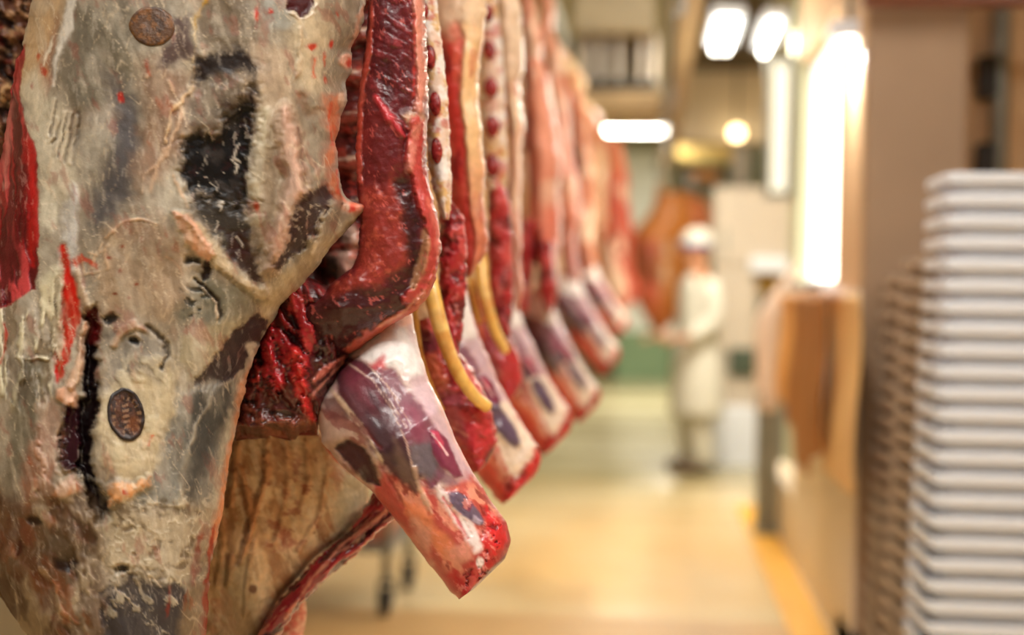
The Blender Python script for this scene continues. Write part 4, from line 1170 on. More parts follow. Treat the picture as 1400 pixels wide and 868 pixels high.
simple_carcass('seventh beef carcass from the left, brownish side with dark diagonal edge by the aisle', 6.5, [
    ([(770, 100, 784, 100), (778, 160, 800, 160), (782, 240, 812, 240), (784, 320, 816, 320), (786, 390, 822, 390), (800, 420, 836, 420), (824, 446, 850, 446), (840, 462, 850, 462)],
     flap_paint((176, 96, 50), (150, 50, 40), .45, (206, 120, 84), 120, (140, 30, 34)), 'flank_flap')],
    [((851, 450), .27, 6.4, -6)], 60)
simple_carcass('eighth beef carcass from the left, blurred cream side with orange red edge', 8.2, [
    ([(796, 150, 812, 150), (800, 200, 836, 200), (802, 260, 840, 260), (806, 310, 836, 310), (812, 340, 828, 340)], flap_paint((214, 176, 138), (186, 100, 66), .25, (176, 100, 66), 190, (206, 140, 104)), 'flank_flap'),
    ([(826, 190, 846, 190), (830, 260, 858, 260), (828, 320, 866, 320), (826, 360, 868, 360), (840, 400, 872, 395), (852, 418, 870, 412)], flap_paint((176, 70, 46), (150, 40, 32), .3, (190, 110, 74), 220, (200, 80, 62)), 'flank_flap'),
    ([(826, 330, 842, 330), (824, 370, 852, 370), (832, 400, 858, 400), (846, 424, 862, 420)], flap_paint((206, 170, 146), (196, 150, 124), .3, (186, 130, 100), 300, (206, 88, 70)), 'foreleg')],
    [], 63)
# two tawny sides at the far end of the rail
for k, (lab, rws, d) in enumerate([
        ('tawny orange carcass far down the rail, hanging beside the white coated worker',
         [(900, 262, 940, 262), (888, 292, 946, 292), (854, 330, 946, 326), (854, 372, 944, 368), (866, 404, 936, 404), (882, 436, 926, 436), (896, 456, 912, 456)], 11.9),
        ('small orange carcass in front of the beige cabinet, at the rail end',
         [(930, 268, 958, 268), (928, 290, 976, 290), (932, 310, 978, 306), (938, 326, 968, 322)], 12.4)]):
    c = make_carcass_root(P(900, 360, d), lab)
    loft('carcass_side', rws, flap_paint((184, 112, 46), (134, 64, 30), .5, (208, 130, 58) if k == 0 else (216, 120, 60), 310, (172, 96, 38)), M_MEAT, c, 2.4, 2.4, d=d, tf=.13, tb=.15, sm=10, jit=(2, 20), seed=66 + k)


# ---- the broad body behind each open edge
def side_body(root, d, prof, seed):
    w = .5 * F / d
    rws = [(ur - w * f, v, ur, v) for (ur, v, f) in prof]
    loft('carcass_side', rws, paint_neck, M_FAT, root, 4, 4, d=d, tf=.09, tb=.13, sm=24, jit=(2, 20), seed=seed)


side_body(car1, 2.46, [(400, -330, .4), (500, -150, .8), (540, 0, 1), (550, 200, 1), (540, 380, .9), (480, 520, .6), (440, 600, .3)], 90)
side_body(car2, 2.74, [(580, -240, .4), (620, -100, .9), (636, 40, 1), (640, 200, 1), (636, 330, 1), (630, 460, .7), (610, 560, .3)], 91)
side_body(car3, 3.46, [(650, -200, .4), (690, -60, .9), (696, 100, 1), (696, 300, 1), (694, 400, .9), (690, 480, .6), (670, 540, .3)], 92)
for o in [q for q in list(C.objects) if q.name.startswith('beef_carcass.') and q.parent is None]:
    lab = o['label']
    if lab.startswith('fifth'): side_body(o, 4.42, [(690, -130, .5), (704, 0, 1), (716, 150, 1), (730, 330, 1), (730, 420, .7), (720, 470, .3)], 93)
    if lab.startswith('sixth'): side_body(o, 5.5, [(728, -30, .5), (744, 80, 1), (760, 200, 1), (770, 360, 1), (776, 410, .7), (770, 440, .3)], 94)
    if lab.startswith('seventh'): side_body(o, 6.7, [(768, 110, .5), (784, 180, 1), (796, 280, 1), (800, 380, 1), (800, 420, .6), (796, 440, .3)], 95)
    if lab.startswith('eighth'): side_body(o, 8.4, [(796, 170, .5), (826, 220, 1), (836, 300, 1), (840, 380, 1), (838, 400, .4)], 96)


# ---- carcass behind at the far left corner, ragged and dark
def paint_ragged(p):
    p.base((96, 58, 40)); p.wet[:] = .3
    p.mottle((150, 104, 70), 12, .5, .6, .9, 40, 2, dh=12); p.mottle((34, 16, 14), 12, .5, .6, .95, 50, 2, dh=-16)
    p.mottle((206, 160, 116), 7, .58, .68, .8, 30, 3, dh=8); p.mottle((120, 34, 30), 12, .58, .68, .8)
    p.stroke([(4, 138), (4, 122), (12, 117), (24, 124)], [6, 6, 6, 4], (214, 170, 120), 3, 1, 2, dh=14)
    p.bumps(16, 9, 4)


carL = make_carcass_root(P(10, 120, 2.35), 'ragged dark brown and red carcass edge showing at the upper left corner')
loft('carcass_side', [(-160, -300, 40, -300), (-160, -60, 70, -60), (-160, 60, 60, 60), (-150, 160, 40, 160), (-140, 240, 10, 240), (-110, 330, -30, 330)], paint_ragged, M_MEAT, carL, 2, 2, d=2.4, tf=.08, tb=.1, sm=10,
     jit=(4, 14), seed=71)

# ---- what each carcass hangs from: shank stub, hook, trolley, and the one overhead rail
M_STEEL = mat_plain('brushed_steel', (150, 148, 142), .35, .9, .1, 20)
M_DARK = mat_plain('dark_rubber', (40, 38, 36), .6, 0, .1, 20)


def rail_point(x, y, z):
    return np.array([x, y, z])


def hang(root, px, py, d, x, z, r=.075, hook=.16, col=(206, 168, 124)):
    """Hind shank from the body up to a steel hook on the rail."""
    a = P(px, py, d)
    y = float(a[1])
    top = np.array([x, y, z - hook - .06])
    m = a * .55 + top * .45 + np.array([.0, .02, 0])

    def pt(p):
        p.base(col); p.mottle((176, 110, 84), 20, .5, .65, .8); p.mottle((230, 206, 168), 22, .5, .62, .7)
    tube('hind_shank', [a + (top - a) * -.06, m, top], [r, r * .85, r * .42], M_FAT, root, pt, 20, 10)
    hk = [top + np.array([0, 0, -.03]), top + np.array([.03, 0, 0]), top + np.array([.03, 0, .05]), top + np.array([0, 0, .09]), np.array([x, y, z - .03])]
    tube('hook', hk, .008, M_STEEL, root, None, 10, 6)
    bm = bmesh.new()
    add_cyl(bm, (x - .02, y, z + .02), (x + .02, y, z + .02), .045, 20)
    add_box(bm, (x - .035, y - .012, z - .06), (x - .022, y + .012, z + .03))
    add_box(bm, (x - .035, y - .012, z - .06), (x + .012, y + .012, z - .045))
    bm_obj('trolley_wheel', bm, M_STEEL, root)


RX, RZ = -.62, 2.72
hang(car0, 228, -600, 2.03, RX, RZ, .07)
hang(car1, 400, -300, 2.26, RX, RZ, .1)
hang(car2, 600, -180, 2.5, RX, RZ, .1)
hang(car3, 670, -180, 3.1, RX, RZ, .1)
for o in list(C.objects):
    if o.name.startswith('beef_carcass') and o.parent is None and o not in (car0, car1, car2, car3):
        lab = o['label']
        if lab.startswith('ragged'): hang(o, -60, -270, 2.4, RX - .5, RZ, .1)
        elif lab.startswith('fifth'): hang(o, 704, -130, 4.2, RX, RZ, .09)
        elif lab.startswith('sixth'): hang(o, 742, -30, 5.3, RX, RZ, .09)
        elif lab.startswith('seventh'): hang(o, 780, 120, 6.5, RX + .1, RZ, .08)
        elif lab.startswith('eighth'): hang(o, 806, 170, 8.2, RX + .1, RZ, .08)
        elif lab.startswith('tawny'): hang(o, 905, 275, 11.9, .05, 2.42, .05, .1, (190, 120, 60))
        elif lab.startswith('small'): hang(o, 944, 280, 12.4, .34, 2.35, .04, .1, (200, 120, 60))

M_CREAM = mat_plain('cream_paint', (240, 226, 202), .5, 0, .05, 2)
M_TAN = mat_plain('tan_wall_panel', (164, 137, 110), .6, 0, .06, 3)
M_TAN2 = mat_plain('light_tan_panel', (212, 176, 132), .6, 0, .06, 3)
M_OLIVE = mat_plain('olive_beige_ceiling', (172, 160, 130), .7, 0, .1, 1.5)
M_WHITE = mat_plain('white_plastic', (226, 232, 242), .42, 0, .03, 8)
M_TAUPE = mat_plain('taupe_panel', (224, 210, 186), .6, 0, .06, 2)
M_GREEN = mat_plain('green_wainscot', (124, 152, 118), .5, 0, .08, 2)
M_FARW = mat_plain('far_wall_paint', (196, 200, 172), .6, 0, .05, 1)
M_BEIGE = mat_plain('beige_enamel', (196, 184, 168), .45, 0, .03, 3)
M_YELLOW = mat_plain('yellow_line_paint', (236, 178, 62), .45, 0, .08, 4)
M_OCHRE = mat_plain('ochre_plastic', (190, 150, 62), .5, 0, .1, 4)
M_GREY = mat_plain('galvanised_grey', (140, 142, 132), .45, .5, .1, 10)
M_DKGREEN = mat_plain('dark_green_cover', (64, 76, 60), .55, 0, .15, 8)
M_COAT = mat_plain('white_cotton', (208, 207, 196), .8, 0, .05, 12, bump=.1)
M_SKIN = mat_plain('skin', (186, 132, 100), .5, 0, .06, 20)
M_BLUE = mat_plain('blue_fabric', (62, 66, 140), .7, 0, .1, 20)
M_BOOT = mat_plain('brown_boot', (96, 76, 56), .5, 0, .1, 20)
M_AMBER = mat_plain('amber_sheet', (240, 172, 84), .4, 0, .15, 5)
M_BROWN = mat_plain('brown_sheet', (176, 118, 58), .45, 0, .15, 5)
M_PEACH = mat_plain('peach_sheet', (255, 208, 142), .4, 0, .08, 4)
M_PALEPINK = mat_plain('pale_pink_pipe', (238, 216, 200), .4, 0, .05, 6)
M_RUST = mat_plain('red_brown_pipe', (122, 74, 52), .5, 0, .15, 9)
M_GLOW = mat_plain('daylight_pane', (255, 250, 240), .5, 0, .01, 2, (255, 246, 226), 5.5)
M_TUBE = mat_plain('lit_tube', (255, 255, 250), .5, 0, .01, 2, (255, 248, 232), 22.0)
M_BULB = mat_plain('lit_lamp', (255, 240, 200), .5, 0, .01, 2, (255, 226, 170), 9.0)

# floor material: worn epoxy, cream yellow with greener worn patches and a soft gloss
M_FLOOR, nt, b = new_mat('epoxy_floor')
N, L = nt.nodes, nt.links
tc = N.new('ShaderNodeTexCoord')
n1 = N.new('ShaderNodeTexNoise'); n1.inputs['Scale'].default_value = .55; n1.inputs['Detail'].default_value = 3
n2 = N.new('ShaderNodeTexNoise'); n2.inputs['Scale'].default_value = 6; n2.inputs['Detail'].default_value = 8
L.new(tc.outputs['Object'], n1.inputs['Vector']); L.new(tc.outputs['Object'], n2.inputs['Vector'])
cr = N.new('ShaderNodeValToRGB'); cr.color_ramp.elements[0].position = .38; cr.color_ramp.elements[1].position = .62
cr.color_ramp.elements[0].color = (*lin((248, 208, 144)), 1); cr.color_ramp.elements[1].color = (*lin((240, 220, 176)), 1)
L.new(n1.outputs['Fac'], cr.inputs[0])
mx = N.new('ShaderNodeMix'); mx.data_type = 'RGBA'; mx.blend_type = 'MULTIPLY'; mx.inputs[0].default_value = .2
L.new(cr.outputs[0], mx.inputs[6]); L.new(n2.outputs['Fac'], mx.inputs[7])
# far floor blends to grey green; its long streaks put reflections into the colour
sx = N.new('ShaderNodeSeparateXYZ'); L.new(tc.outputs['Object'], sx.inputs[0])
mp = N.new('ShaderNodeMapping'); mp.inputs['Scale'].default_value = (.35, 1.1, 1); L.new(tc.outputs['Object'], mp.inputs[0])
n3 = N.new('ShaderNodeTexNoise'); n3.inputs['Scale'].default_value = 1.2; n3.inputs['Detail'].default_value = 3; L.new(mp.outputs[0], n3.inputs['Vector'])
c3 = N.new('ShaderNodeValToRGB'); c3.color_ramp.elements[0].position = .38; c3.color_ramp.elements[1].position = .62
c3.color_ramp.elements[0].color = (*lin((156, 146, 104)), 1); c3.color_ramp.elements[1].color = (*lin((214, 208, 176)), 1)
L.new(n3.outputs['Fac'], c3.inputs[0])
m3 = N.new('ShaderNodeMapRange'); m3.inputs[1].default_value = -4.6; m3.inputs[2].default_value = -1.2
L.new(sx.outputs['Y'], m3.inputs[0])
x3 = N.new('ShaderNodeMix'); x3.data_type = 'RGBA'
L.new(m3.outputs[0], x3.inputs[0]); L.new(mx.outputs[2], x3.inputs[6]); L.new(c3.outputs[0], x3.inputs[7])
L.new(x3.outputs[2], b.inputs['Base Color'])
b.inputs['Roughness'].default_value = .26

ZC = 4.2
struct(box('floor', (-3.2, -3, -.1), (5.2, 27, 0), M_FLOOR))
struct(box('ceiling', (-3.2, -3, ZC), (5.2, 27, ZC + .1), M_OLIVE))
struct(box('wall_left', (-2.3, -3, 0), (-2.2, 27, ZC), mat_plain('olive_wall_paint', (150, 138, 108), .6, 0, .08, 2)))
struct(box('wall_far', (-2.2, 26, 1.0), (5.2, 26.1, ZC), M_FARW))
struct(box('trim_1', (-2.2, 25.96, 0.0), (5.2, 26.1, .72), M_GREEN))
struct(box('trim_2', (-2.2, 25.98, .72), (5.2, 26.1, 1.0), M_FARW))
struct(box('wall_far_right', (4.2, 7.45, 0), (4.3, 26, ZC), M_TAUPE))
# right-hand wall with the bright window
WX, WN, WF, WJ = .74, 5.2, 7.35, 5.85
struct(box('wall_right', (WX, WN, 0), (WX + .16, WF, 1.36), M_CREAM))
struct(box('wall_right_upper', (WX, WN, 2.52), (WX + .16, WF, ZC), M_TAN2))
struct(box('wall_right_jamb', (WX, WN, 1.36), (WX + .16, WJ, 2.52), M_TAN2))
struct(box('wall_right_mullion', (WX, 7.31, 1.36), (WX + .16, WF, 2.52), M_FARW))
struct(box('wall_right_low', (WX, WF, 0), (WX + .16, 9.1, .30), M_CREAM))
w1 = box('window_1', (WX + .09, WJ, 1.36), (WX + .11, 7.31, 2.52), M_GLOW); struct(w1)
bm = bmesh.new()
for lo, hi in [((WX + .05, WJ, 1.36), (WX + .09, WJ + .04, 2.52)), ((WX + .05, 7.27, 1.36), (WX + .09, 7.31, 2.52)), ((WX + .05, WJ, 1.36), (WX + .09, 7.31, 1.40)), ((WX + .05, WJ, 2.48), (WX + .09, 7.31, 2.52))]:
    add_box(bm, lo, hi)
struct(bm_obj('window_frame', bm, M_WHITE, w1))
struct(box('trim_6', (-2.2, 4.2, 0), (.72, 5.82, .006), mat_plain('tan_floor_band', (196, 158, 104), .4, 0, .08, 3)))
struct(box('trim_7', (WX - .06, WJ, 1.375), (WX + .05, 7.31, 1.40), M_WHITE))
struct(box('trim_3', (WX - .17, 5.35, .0), (WX - .02, 9.1, .012), M_YELLOW))
# the tan pillar-like wall end, and the wall behind the trays
struct(box('wall_pillar', (WX + .01, 5.16, .12), (1.10, 5.6, ZC), M_TAN, bevel=.01))
struct(box('baseboard_right', (WX, 5.14, 0), (1.11, 5.62, .12), M_DARK))
struct(box('wall_back_right', (1.1, 5.75, 0), (4.2, 5.9, ZC), M_TAN2))
struct(box('wall_near_right', (3.0, -3, 0), (3.1, 5.75, ZC), M_TAN2))

# ------------------------------------------------------------------ trays
def ring_loop(bm, w, l, z, r=.04, k=4):
    vs = []
    for cx, cy, a0 in ((w / 2 - r, l / 2 - r, 0), (-w / 2 + r, l / 2 - r, 90), (-w / 2 + r, -l / 2 + r, 180), (w / 2 - r, -l / 2 + r, 270)):
        for i in range(k + 1):
            a = R(a0 + 90 * i / k)
            vs.append(bm.verts.new((cx + r * math.cos(a), cy + r * math.sin(a), z)))
    return vs


TW, TL, TP = .60, .345, .059
bm = bmesh.new()
prof = [(.80, 0), (.805, .004), (.815, .028), (.83, .032), (.985, .034), (1, .040), (1, .058), (.99, .064), (.965, .064), (.955, .058), (.83, .038), (.81, .012)]
loops = []
for f_, z in prof:
    off = (1 - f_) * TL
    loops.append(ring_loop(bm, TW - off, TL - off, z))
for a, b_ in zip(loops, loops[1:]):
    n = len(a)
    for i in range(n):
        bm.faces.new((a[i], a[(i + 1) % n], b_[(i + 1) % n], b_[i]))
bm.faces.new(loops[0][::-1]); bm.faces.new(loops[-1])
bmesh.ops.recalc_face_normals(bm, faces=bm.faces)
tray_me = bpy.data.meshes.new('plastic_tray'); bm.to_mesh(tray_me); bm.free()
tray_me.materials.append(M_WHITE)


M_SHADEDW = mat_plain('shaded_white_plastic', (172, 152, 130), .45, 0, .04, 8)  # white tray plastic with shade put into its colour for the rear stacks
tray_me2 = tray_me.copy(); tray_me2.name = 'shaded_tray'; tray_me2.materials[0] = M_SHADEDW


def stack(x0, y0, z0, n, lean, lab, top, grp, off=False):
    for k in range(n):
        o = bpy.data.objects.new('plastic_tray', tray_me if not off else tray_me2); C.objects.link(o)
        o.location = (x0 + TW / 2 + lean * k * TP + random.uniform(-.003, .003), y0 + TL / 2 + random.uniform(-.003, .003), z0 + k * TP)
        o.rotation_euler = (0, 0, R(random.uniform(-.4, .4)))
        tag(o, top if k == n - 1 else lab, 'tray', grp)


XS = .755
def topz(v, d):
    return 1.32 + (408 - v) * d / F


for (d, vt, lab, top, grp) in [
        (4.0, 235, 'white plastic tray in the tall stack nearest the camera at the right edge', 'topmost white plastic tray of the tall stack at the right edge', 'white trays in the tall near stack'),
        (4.37, 350, 'shade-darkened white plastic tray in the middle stack, just behind the tall stack', 'topmost shade-darkened white tray of the middle stack behind the tall one', 'shade-darkened white trays in the middle stack'),
        (4.74, 372, 'shade-darkened white plastic tray in the lower back stack beside the tan pillar', 'topmost shade-darkened white tray of the back stack beside the tan pillar', 'shade-darkened white trays in the back stack')]:
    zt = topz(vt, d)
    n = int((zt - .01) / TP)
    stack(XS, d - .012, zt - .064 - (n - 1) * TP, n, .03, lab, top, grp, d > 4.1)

# pipe on the wall behind the trays
pp = empty('wall_pipe', (1.75, 5.6, 0), 'grey vertical pipe with two dark brackets on the tan wall above the trays', 'pipe')
x, y = on_y(1368, 100, 5.68)[0], 5.68
cyl('pipe', (x, y, 0), (x, y, ZC), .035, M_GREY, pp, 20)
for v in (105, 224):
    z = on_y(1360, v, 5.68)[2]
    box('bracket', (x - .08, y - .03, z - .08), (x + .02, y + .07, z + .08), M_DARK, pp, .01)
rp = empty('ceiling_pipe', (1.5, 5.05, 2.46), 'red brown horizontal pipe along the top of the tan pillar', 'pipe')
z = on_y(1300, -3, 5.05)[2]
cyl('pipe', (.72, 5.08, z), (2.98, 5.08, z), .03, M_RUST, rp, 16)
cyl('pipe_clip', (1.5, 5.08, z), (1.5, 5.17, z), .012, M_DARK, rp, 10)

# ------------------------------------------------------------------ sheets hanging beneath the window
def sheet(name, y0, y1, zt, zb, x, mat, lab, point=0.0, wav=.02):
    ny, nz = 40, 30
    Y, Z = np.meshgrid(np.linspace(0, 1, ny), np.linspace(0, 1, nz), indexing='ij')
    bot = zb - point * (1 - np.abs(2 * Y - 1))
    zz = zt + (bot - zt) * Z
    xx = x + wav * np.sin(Y * 17) * (.3 + .7 * Z) + .01 * np.sin(Z * 6)
    co = np.stack([xx, y0 + (y1 - y0) * Y, zz], -1).reshape(-1, 3)
    co2 = co + np.array([.006, 0, 0])
    n = ny * nz
    i = (np.arange(ny - 1)[:, None] * nz + np.arange(nz - 1)[None, :]).ravel()
    f1 = np.stack([i, i + 1, i + nz + 1, i + nz], 1)
    f2 = f1[:, ::-1] + n
    rim = np.concatenate([np.arange(ny) * nz, (ny - 1) * nz + np.arange(1, nz), (np.arange(ny - 1)[::-1]) * nz + nz - 1, np.arange(1, nz - 1)[::-1]])
    r2 = np.roll(rim, -1)
    f3 = np.stack([rim, r2, r2 + n, rim + n], 1)
    al = np.concatenate([co, co2]); og = al.mean(0)
    me = mesh_np(name, al - og, np.concatenate([f1, f2, f3]))
    o = link(name, me, mat, None, Vector([float(q) for q in og]))
    return tag(o, lab, 'hanging sheet', 'sheets hanging under the bright window')


rail = empty('sheet_rail', (.68, 6.2, 1.36), 'pale rail under the bright window from which coloured sheets hang', 'rail')
cyl('rod', (.70, 5.25, 1.345), (.70, 7.3, 1.345), .022, M_PALEPINK, rail, 16)
for y in (5.3, 6.3, 7.25):
    cyl('bracket', (.70, y, 1.345), (.745, y, 1.345), .012, M_GREY, rail, 10)
def yx(u, x):
    s = math.sin(yaw); c_ = math.cos(yaw); k = (u - 700) / F
    d = x / (c_ * k - s)
    return d * c_ + k * d * s


sheet('hanging_sheet', yx(1103, .68), yx(1068, .68), 1.34, .80, .675, M_AMBER, 'amber sheet hanging under the window, farthest of the three sheets', .0, .01)
sheet('hanging_sheet', yx(1138, .67), yx(1095, .67), 1.33, .78, .635, M_BROWN, 'dark brown sheet with pointed lower end, middle of the three hanging sheets', .18)
sheet('hanging_sheet', yx(1168, .68), yx(1132, .68), 1.34, .66, .69, M_PEACH, 'bright peach sheet hanging beside the tan pillar', .0, .012)

# bent pale pipe on a grey post
pr = empty('bent_pipe', on_floor(1052, 690), 'pale bent pipe rising from a grey green post beside the hanging sheets', 'pipe')
f0 = on_floor(1052, 690); d0 = 9.0
def PD(u, v, d=8.0): return P(u, v, d)
w = [PD(1050, 560), PD(1050, 500), PD(1050, 440), PD(1062, 420), PD(1084, 392), PD(1106, 366)]
tube('pipe', w, .072, M_PALEPINK, pr, None, 16, 8)
a = PD(1050, 560)
bm = bmesh.new(); add_box(bm, (a[0] - .06, a[1] - .06, .03), (a[0] + .06, a[1] + .06, a[2] + .1))
bm_obj('post', bm, M_GREY, pr, bevel=.01)
bm = bmesh.new(); add_box(bm, (a[0] - .075, a[1] - .11, 0), (a[0] + .075, a[1] + .11, .03))
bm_obj('foot_plate', bm, M_GREY, pr, bevel=.005)

# ------------------------------------------------------------------ beige cabinet machine
YM = 11.3
mc = empty('cabinet', on_y(1010, 655, YM) * np.array([1, 1, 0]), 'tall beige enamel machine cabinet with dark green opening behind the white coated worker', 'machine')
def by(u0, v0, u1, v1, y, dep, nm, mat, par, bev=.02):
    a, b_ = on_y(u0, v1, y), on_y(u1, v0, y)
    return box(nm, (a[0], y, a[2]), (b_[0], y + dep, b_[2]), mat, par, bev)


by(974, 256, 1090, 362, YM, .7, 'upper_housing', M_BEIGE, mc)
by(974, 360, 1036, 484, YM + .02, .6, 'column', M_BEIGE, mc)
by(1026, 352, 1092, 372, YM - .08, .5, 'shelf', M_WHITE, mc, .01)
by(958, 482, 1044, 560, YM + .05, .6, 'lower_housing', M_BEIGE, mc)
by(996, 476, 1034, 514, YM + .0, .1, 'hopper', M_DKGREEN, mc)
by(966, 556, 1040, 640, YM + .0, .6, 'base', M_WHITE, mc)
for u in (972, 1032):
    a = on_y(u, 640, YM + .1)
    for yy in (YM + .08, YM + .5):
        box('foot', (a[0] - .05, yy, 0), (a[0] + .05, yy + .08, a[2] + .02), M_DARK, mc)
a = on_y(990, 330, YM); box('handle', (a[0], YM - .03, a[2] - .1), (a[0] + .02, YM + .01, a[2] + .1), M_GREY, mc)
bn = by(1034, 374, 1072, 404, YM + .15, .4, 'bin', M_OCHRE, None); tag(bn, 'ochre yellow bin under the shelf of the beige cabinet', 'bin')
a = on_y(1050, 404, YM)
sb = empty('side_table', (a[0], YM + .35, 0), 'grey table under the ochre bin beside the beige cabinet', 'table')
x0_, x1_ = on_y(1037, 404, YM)[0], on_y(1090, 404, YM)[0]
box('table_top', (x0_ + .02, YM + .1, a[2] - .03), (x1_, YM + .6, a[2]), M_GREY, sb)
for xx in (x0_ + .06, x1_ - .06):
    for yy in (YM + .14, YM + .52):
        box('leg', (xx - .02, yy, 0), (xx + .02, yy + .04, a[2] - .03), M_GREY, sb)

# ------------------------------------------------------------------ worker in white
def skin_body(name, verts, edges, radii, mat, parent, sub=2):
    me = bpy.data.meshes.new(name)
    me.from_pydata([Vector(v) for v in verts], edges, [])
    o = link(name, me, mat, parent)
    md = o.modifiers.new('skin', 'SKIN'); md.use_smooth_shade = True
    for i, r in enumerate(radii):
        r = r if isinstance(r, tuple) else (r, r)
        me.skin_vertices[0].data[i].radius = r
    me.skin_vertices[0].data[0].use_root = True
    s2 = o.modifiers.new('sub', 'SUBSURF'); s2.levels = sub; s2.render_levels = sub
    return o


fp = on_floor(950, 646)
pe = empty('person', (fp[0], fp[1], 0), 'standing worker in white coat, white trousers and white cap with blue band', 'person')
pe.rotation_euler = (0, 0, R(-65))
bv = [(0, 0, .95), (0, 0, 1.12), (0, .01, 1.30), (0, 0, 1.44), (0, -.01, 1.53), (0, -.03, 1.62), (0, -.03, 1.72),
      (.10, 0, .90), (.10, -.02, .50), (.10, .02, .09), (.10, -.12, .05), (-.10, 0, .90), (-.10, -.02, .50), (-.10, .02, .09), (-.10, -.12, .05),
      (.19, 0, 1.41), (.24, .02, 1.14), (.20, -.18, 1.02), (.18, -.26, 1.02), (-.19, 0, 1.41), (-.24, .02, 1.14), (-.20, -.18, 1.02), (-.18, -.26, 1.02)]
be = [(0, 1), (1, 2), (2, 3), (3, 4), (4, 5), (5, 6), (0, 7), (7, 8), (8, 9), (9, 10), (0, 11), (11, 12), (12, 13), (13, 14),
      (3, 15), (15, 16), (16, 17), (17, 18), (3, 19), (19, 20), (20, 21), (21, 22)]
br = [(.15, .11), (.14, .10), (.16, .11), (.12, .09), .055, (.085, .10), (.075, .09), .085, .06, .045, .04, .085, .06, .045, .04, .06, .045, .036, .028, .06, .045, .036, .028]
skin_body('body', bv, be, br, M_SKIN, pe)
# fingers
for sx in (1, -1):
    for k in range(4):
        x = sx * .18 + (k - 1.5) * .017
        tube('finger', [Vector(q) for q in [(x, -.27, 1.02), (x, -.32, 1.02 - .004 * k), (x, -.35, 1.0), (x, -.355, .975)]], [.009, .0085, .008, .007], M_SKIN, None, None, 8, 3).parent = pe
    tube('thumb', [Vector(q) for q in [(sx * .18 - sx * .03, -.24, 1.03), (sx * .18 - sx * .055, -.28, 1.03), (sx * .18 - sx * .05, -.315, 1.02)]], [.011, .01, .008], M_SKIN, None, None, 8, 3).parent = pe
# coat as a lathe-like tapered shell, trousers, sleeves
def shell(name, rings, mat, parent, seg=28):
    bm = bmesh.new(); lp = []
    for (cx, cy, z, rx, ry) in rings:
        lp.append([bm.verts.new((cx + rx * math.cos(2 * math.pi * i / seg) * (1 + .03 * math.sin(5 * i)), cy + ry * math.sin(2 * math.pi * i / seg), z)) for i in range(seg)])
    for a, b_ in zip(lp, lp[1:]):
        for i in range(seg):
            bm.faces.new((a[i], a[(i + 1) % seg], b_[(i + 1) % seg], b_[i]))
    bmesh.ops.recalc_face_normals(bm, faces=bm.faces)
    me = bpy.data.meshes.new(name); bm.to_mesh(me); bm.free()
    me.polygons.foreach_set('use_smooth', np.ones(len(me.polygons), bool))
    o = link(name, me, mat, parent)
    md = o.modifiers.new('solid', 'SOLIDIFY'); md.thickness = .006; md.offset = 1
    s2 = o.modifiers.new('sub', 'SUBSURF'); s2.levels = 1; s2.render_levels = 1
    return o


shell('coat', [(0, 0, .42, .24, .19), (0, 0, .7, .23, .18), (0, 0, .95, .20, .155), (0, 0, 1.12, .185, .145), (0, .01, 1.3, .205, .15), (0, 0, 1.42, .2, .12), (0, 0, 1.47, .12, .09), (0, -.01, 1.50, .075, .075)], M_COAT, pe)
for sx in (1, -1):
    shell('trouser_leg', [(sx * .10, .02, .07, .075, .08), (sx * .10, -.01, .3, .082, .085), (sx * .1, -.02, .5, .09, .09), (sx * .1, 0, .86, .115, .12)], M_COAT, pe, 20)
    tube('sleeve', [Vector(q) for q in [(sx * .16, 0, 1.42), (sx * .205, .005, 1.38), (sx * .245, .02, 1.14), (sx * .205, -.16, 1.025)]], [.07, .075, .062, .05], M_COAT, None, None, 18, 8).parent = pe
    tube('boot', [Vector(q) for q in [(sx * .10, .02, .2), (sx * .10, .02, .06), (sx * .10, -.08, .05), (sx * .10, -.17, .045)]], [.07, .062, .055, .045], M_BOOT, None, None, 16, 6).parent = pe
# face and cap (sub-shapes on the head)
bm = bmesh.new()
bmesh.ops.create_uvsphere(bm, u_segments=12, v_segments=8, radius=.016, matrix=Matrix.Translation((0, -.135, 1.655)) @ Matrix.Diagonal((.8, 1.2, 1.5, 1)))
bm_obj('nose', bm, M_SKIN, None, (0, 0, 0), True).parent = pe
for sx in (1, -1):
    bm = bmesh.new(); bmesh.ops.create_uvsphere(bm, u_segments=10, v_segments=8, radius=.011, matrix=Matrix.Translation((sx * .032, -.122, 1.685)))
    bm_obj('eye', bm, M_DARK, None, (0, 0, 0), True).parent = pe
    bm = bmesh.new(); bmesh.ops.create_uvsphere(bm, u_segments=10, v_segments=8, radius=.03, matrix=Matrix.Translation((sx * .088, -.02, 1.67)) @ Matrix.Diagonal((.35, .7, 1.1, 1)))
    bm_obj('ear', bm, M_SKIN, None, (0, 0, 0), True).parent = pe
bm = bmesh.new(); bmesh.ops.create_uvsphere(bm, u_segments=12, v_segments=8, radius=.02, matrix=Matrix.Translation((0, -.123, 1.615)) @ Matrix.Diagonal((1.1, .4, .3, 1)))
bm_obj('mouth', bm, mat_plain('lips', (150, 84, 76), .5), None, (0, 0, 0), True).parent = pe
shell('cap', [(0, -.03, 1.70, .105, .118), (0, -.02, 1.76, .11, .122), (0, -.01, 1.82, .09, .1), (0, -.01, 1.845, .02, .02)], M_COAT, pe)
shell('cap_band', [(0, -.03, 1.695, .108, .121), (0, -.03, 1.73, .11, .123)], M_BLUE, pe)

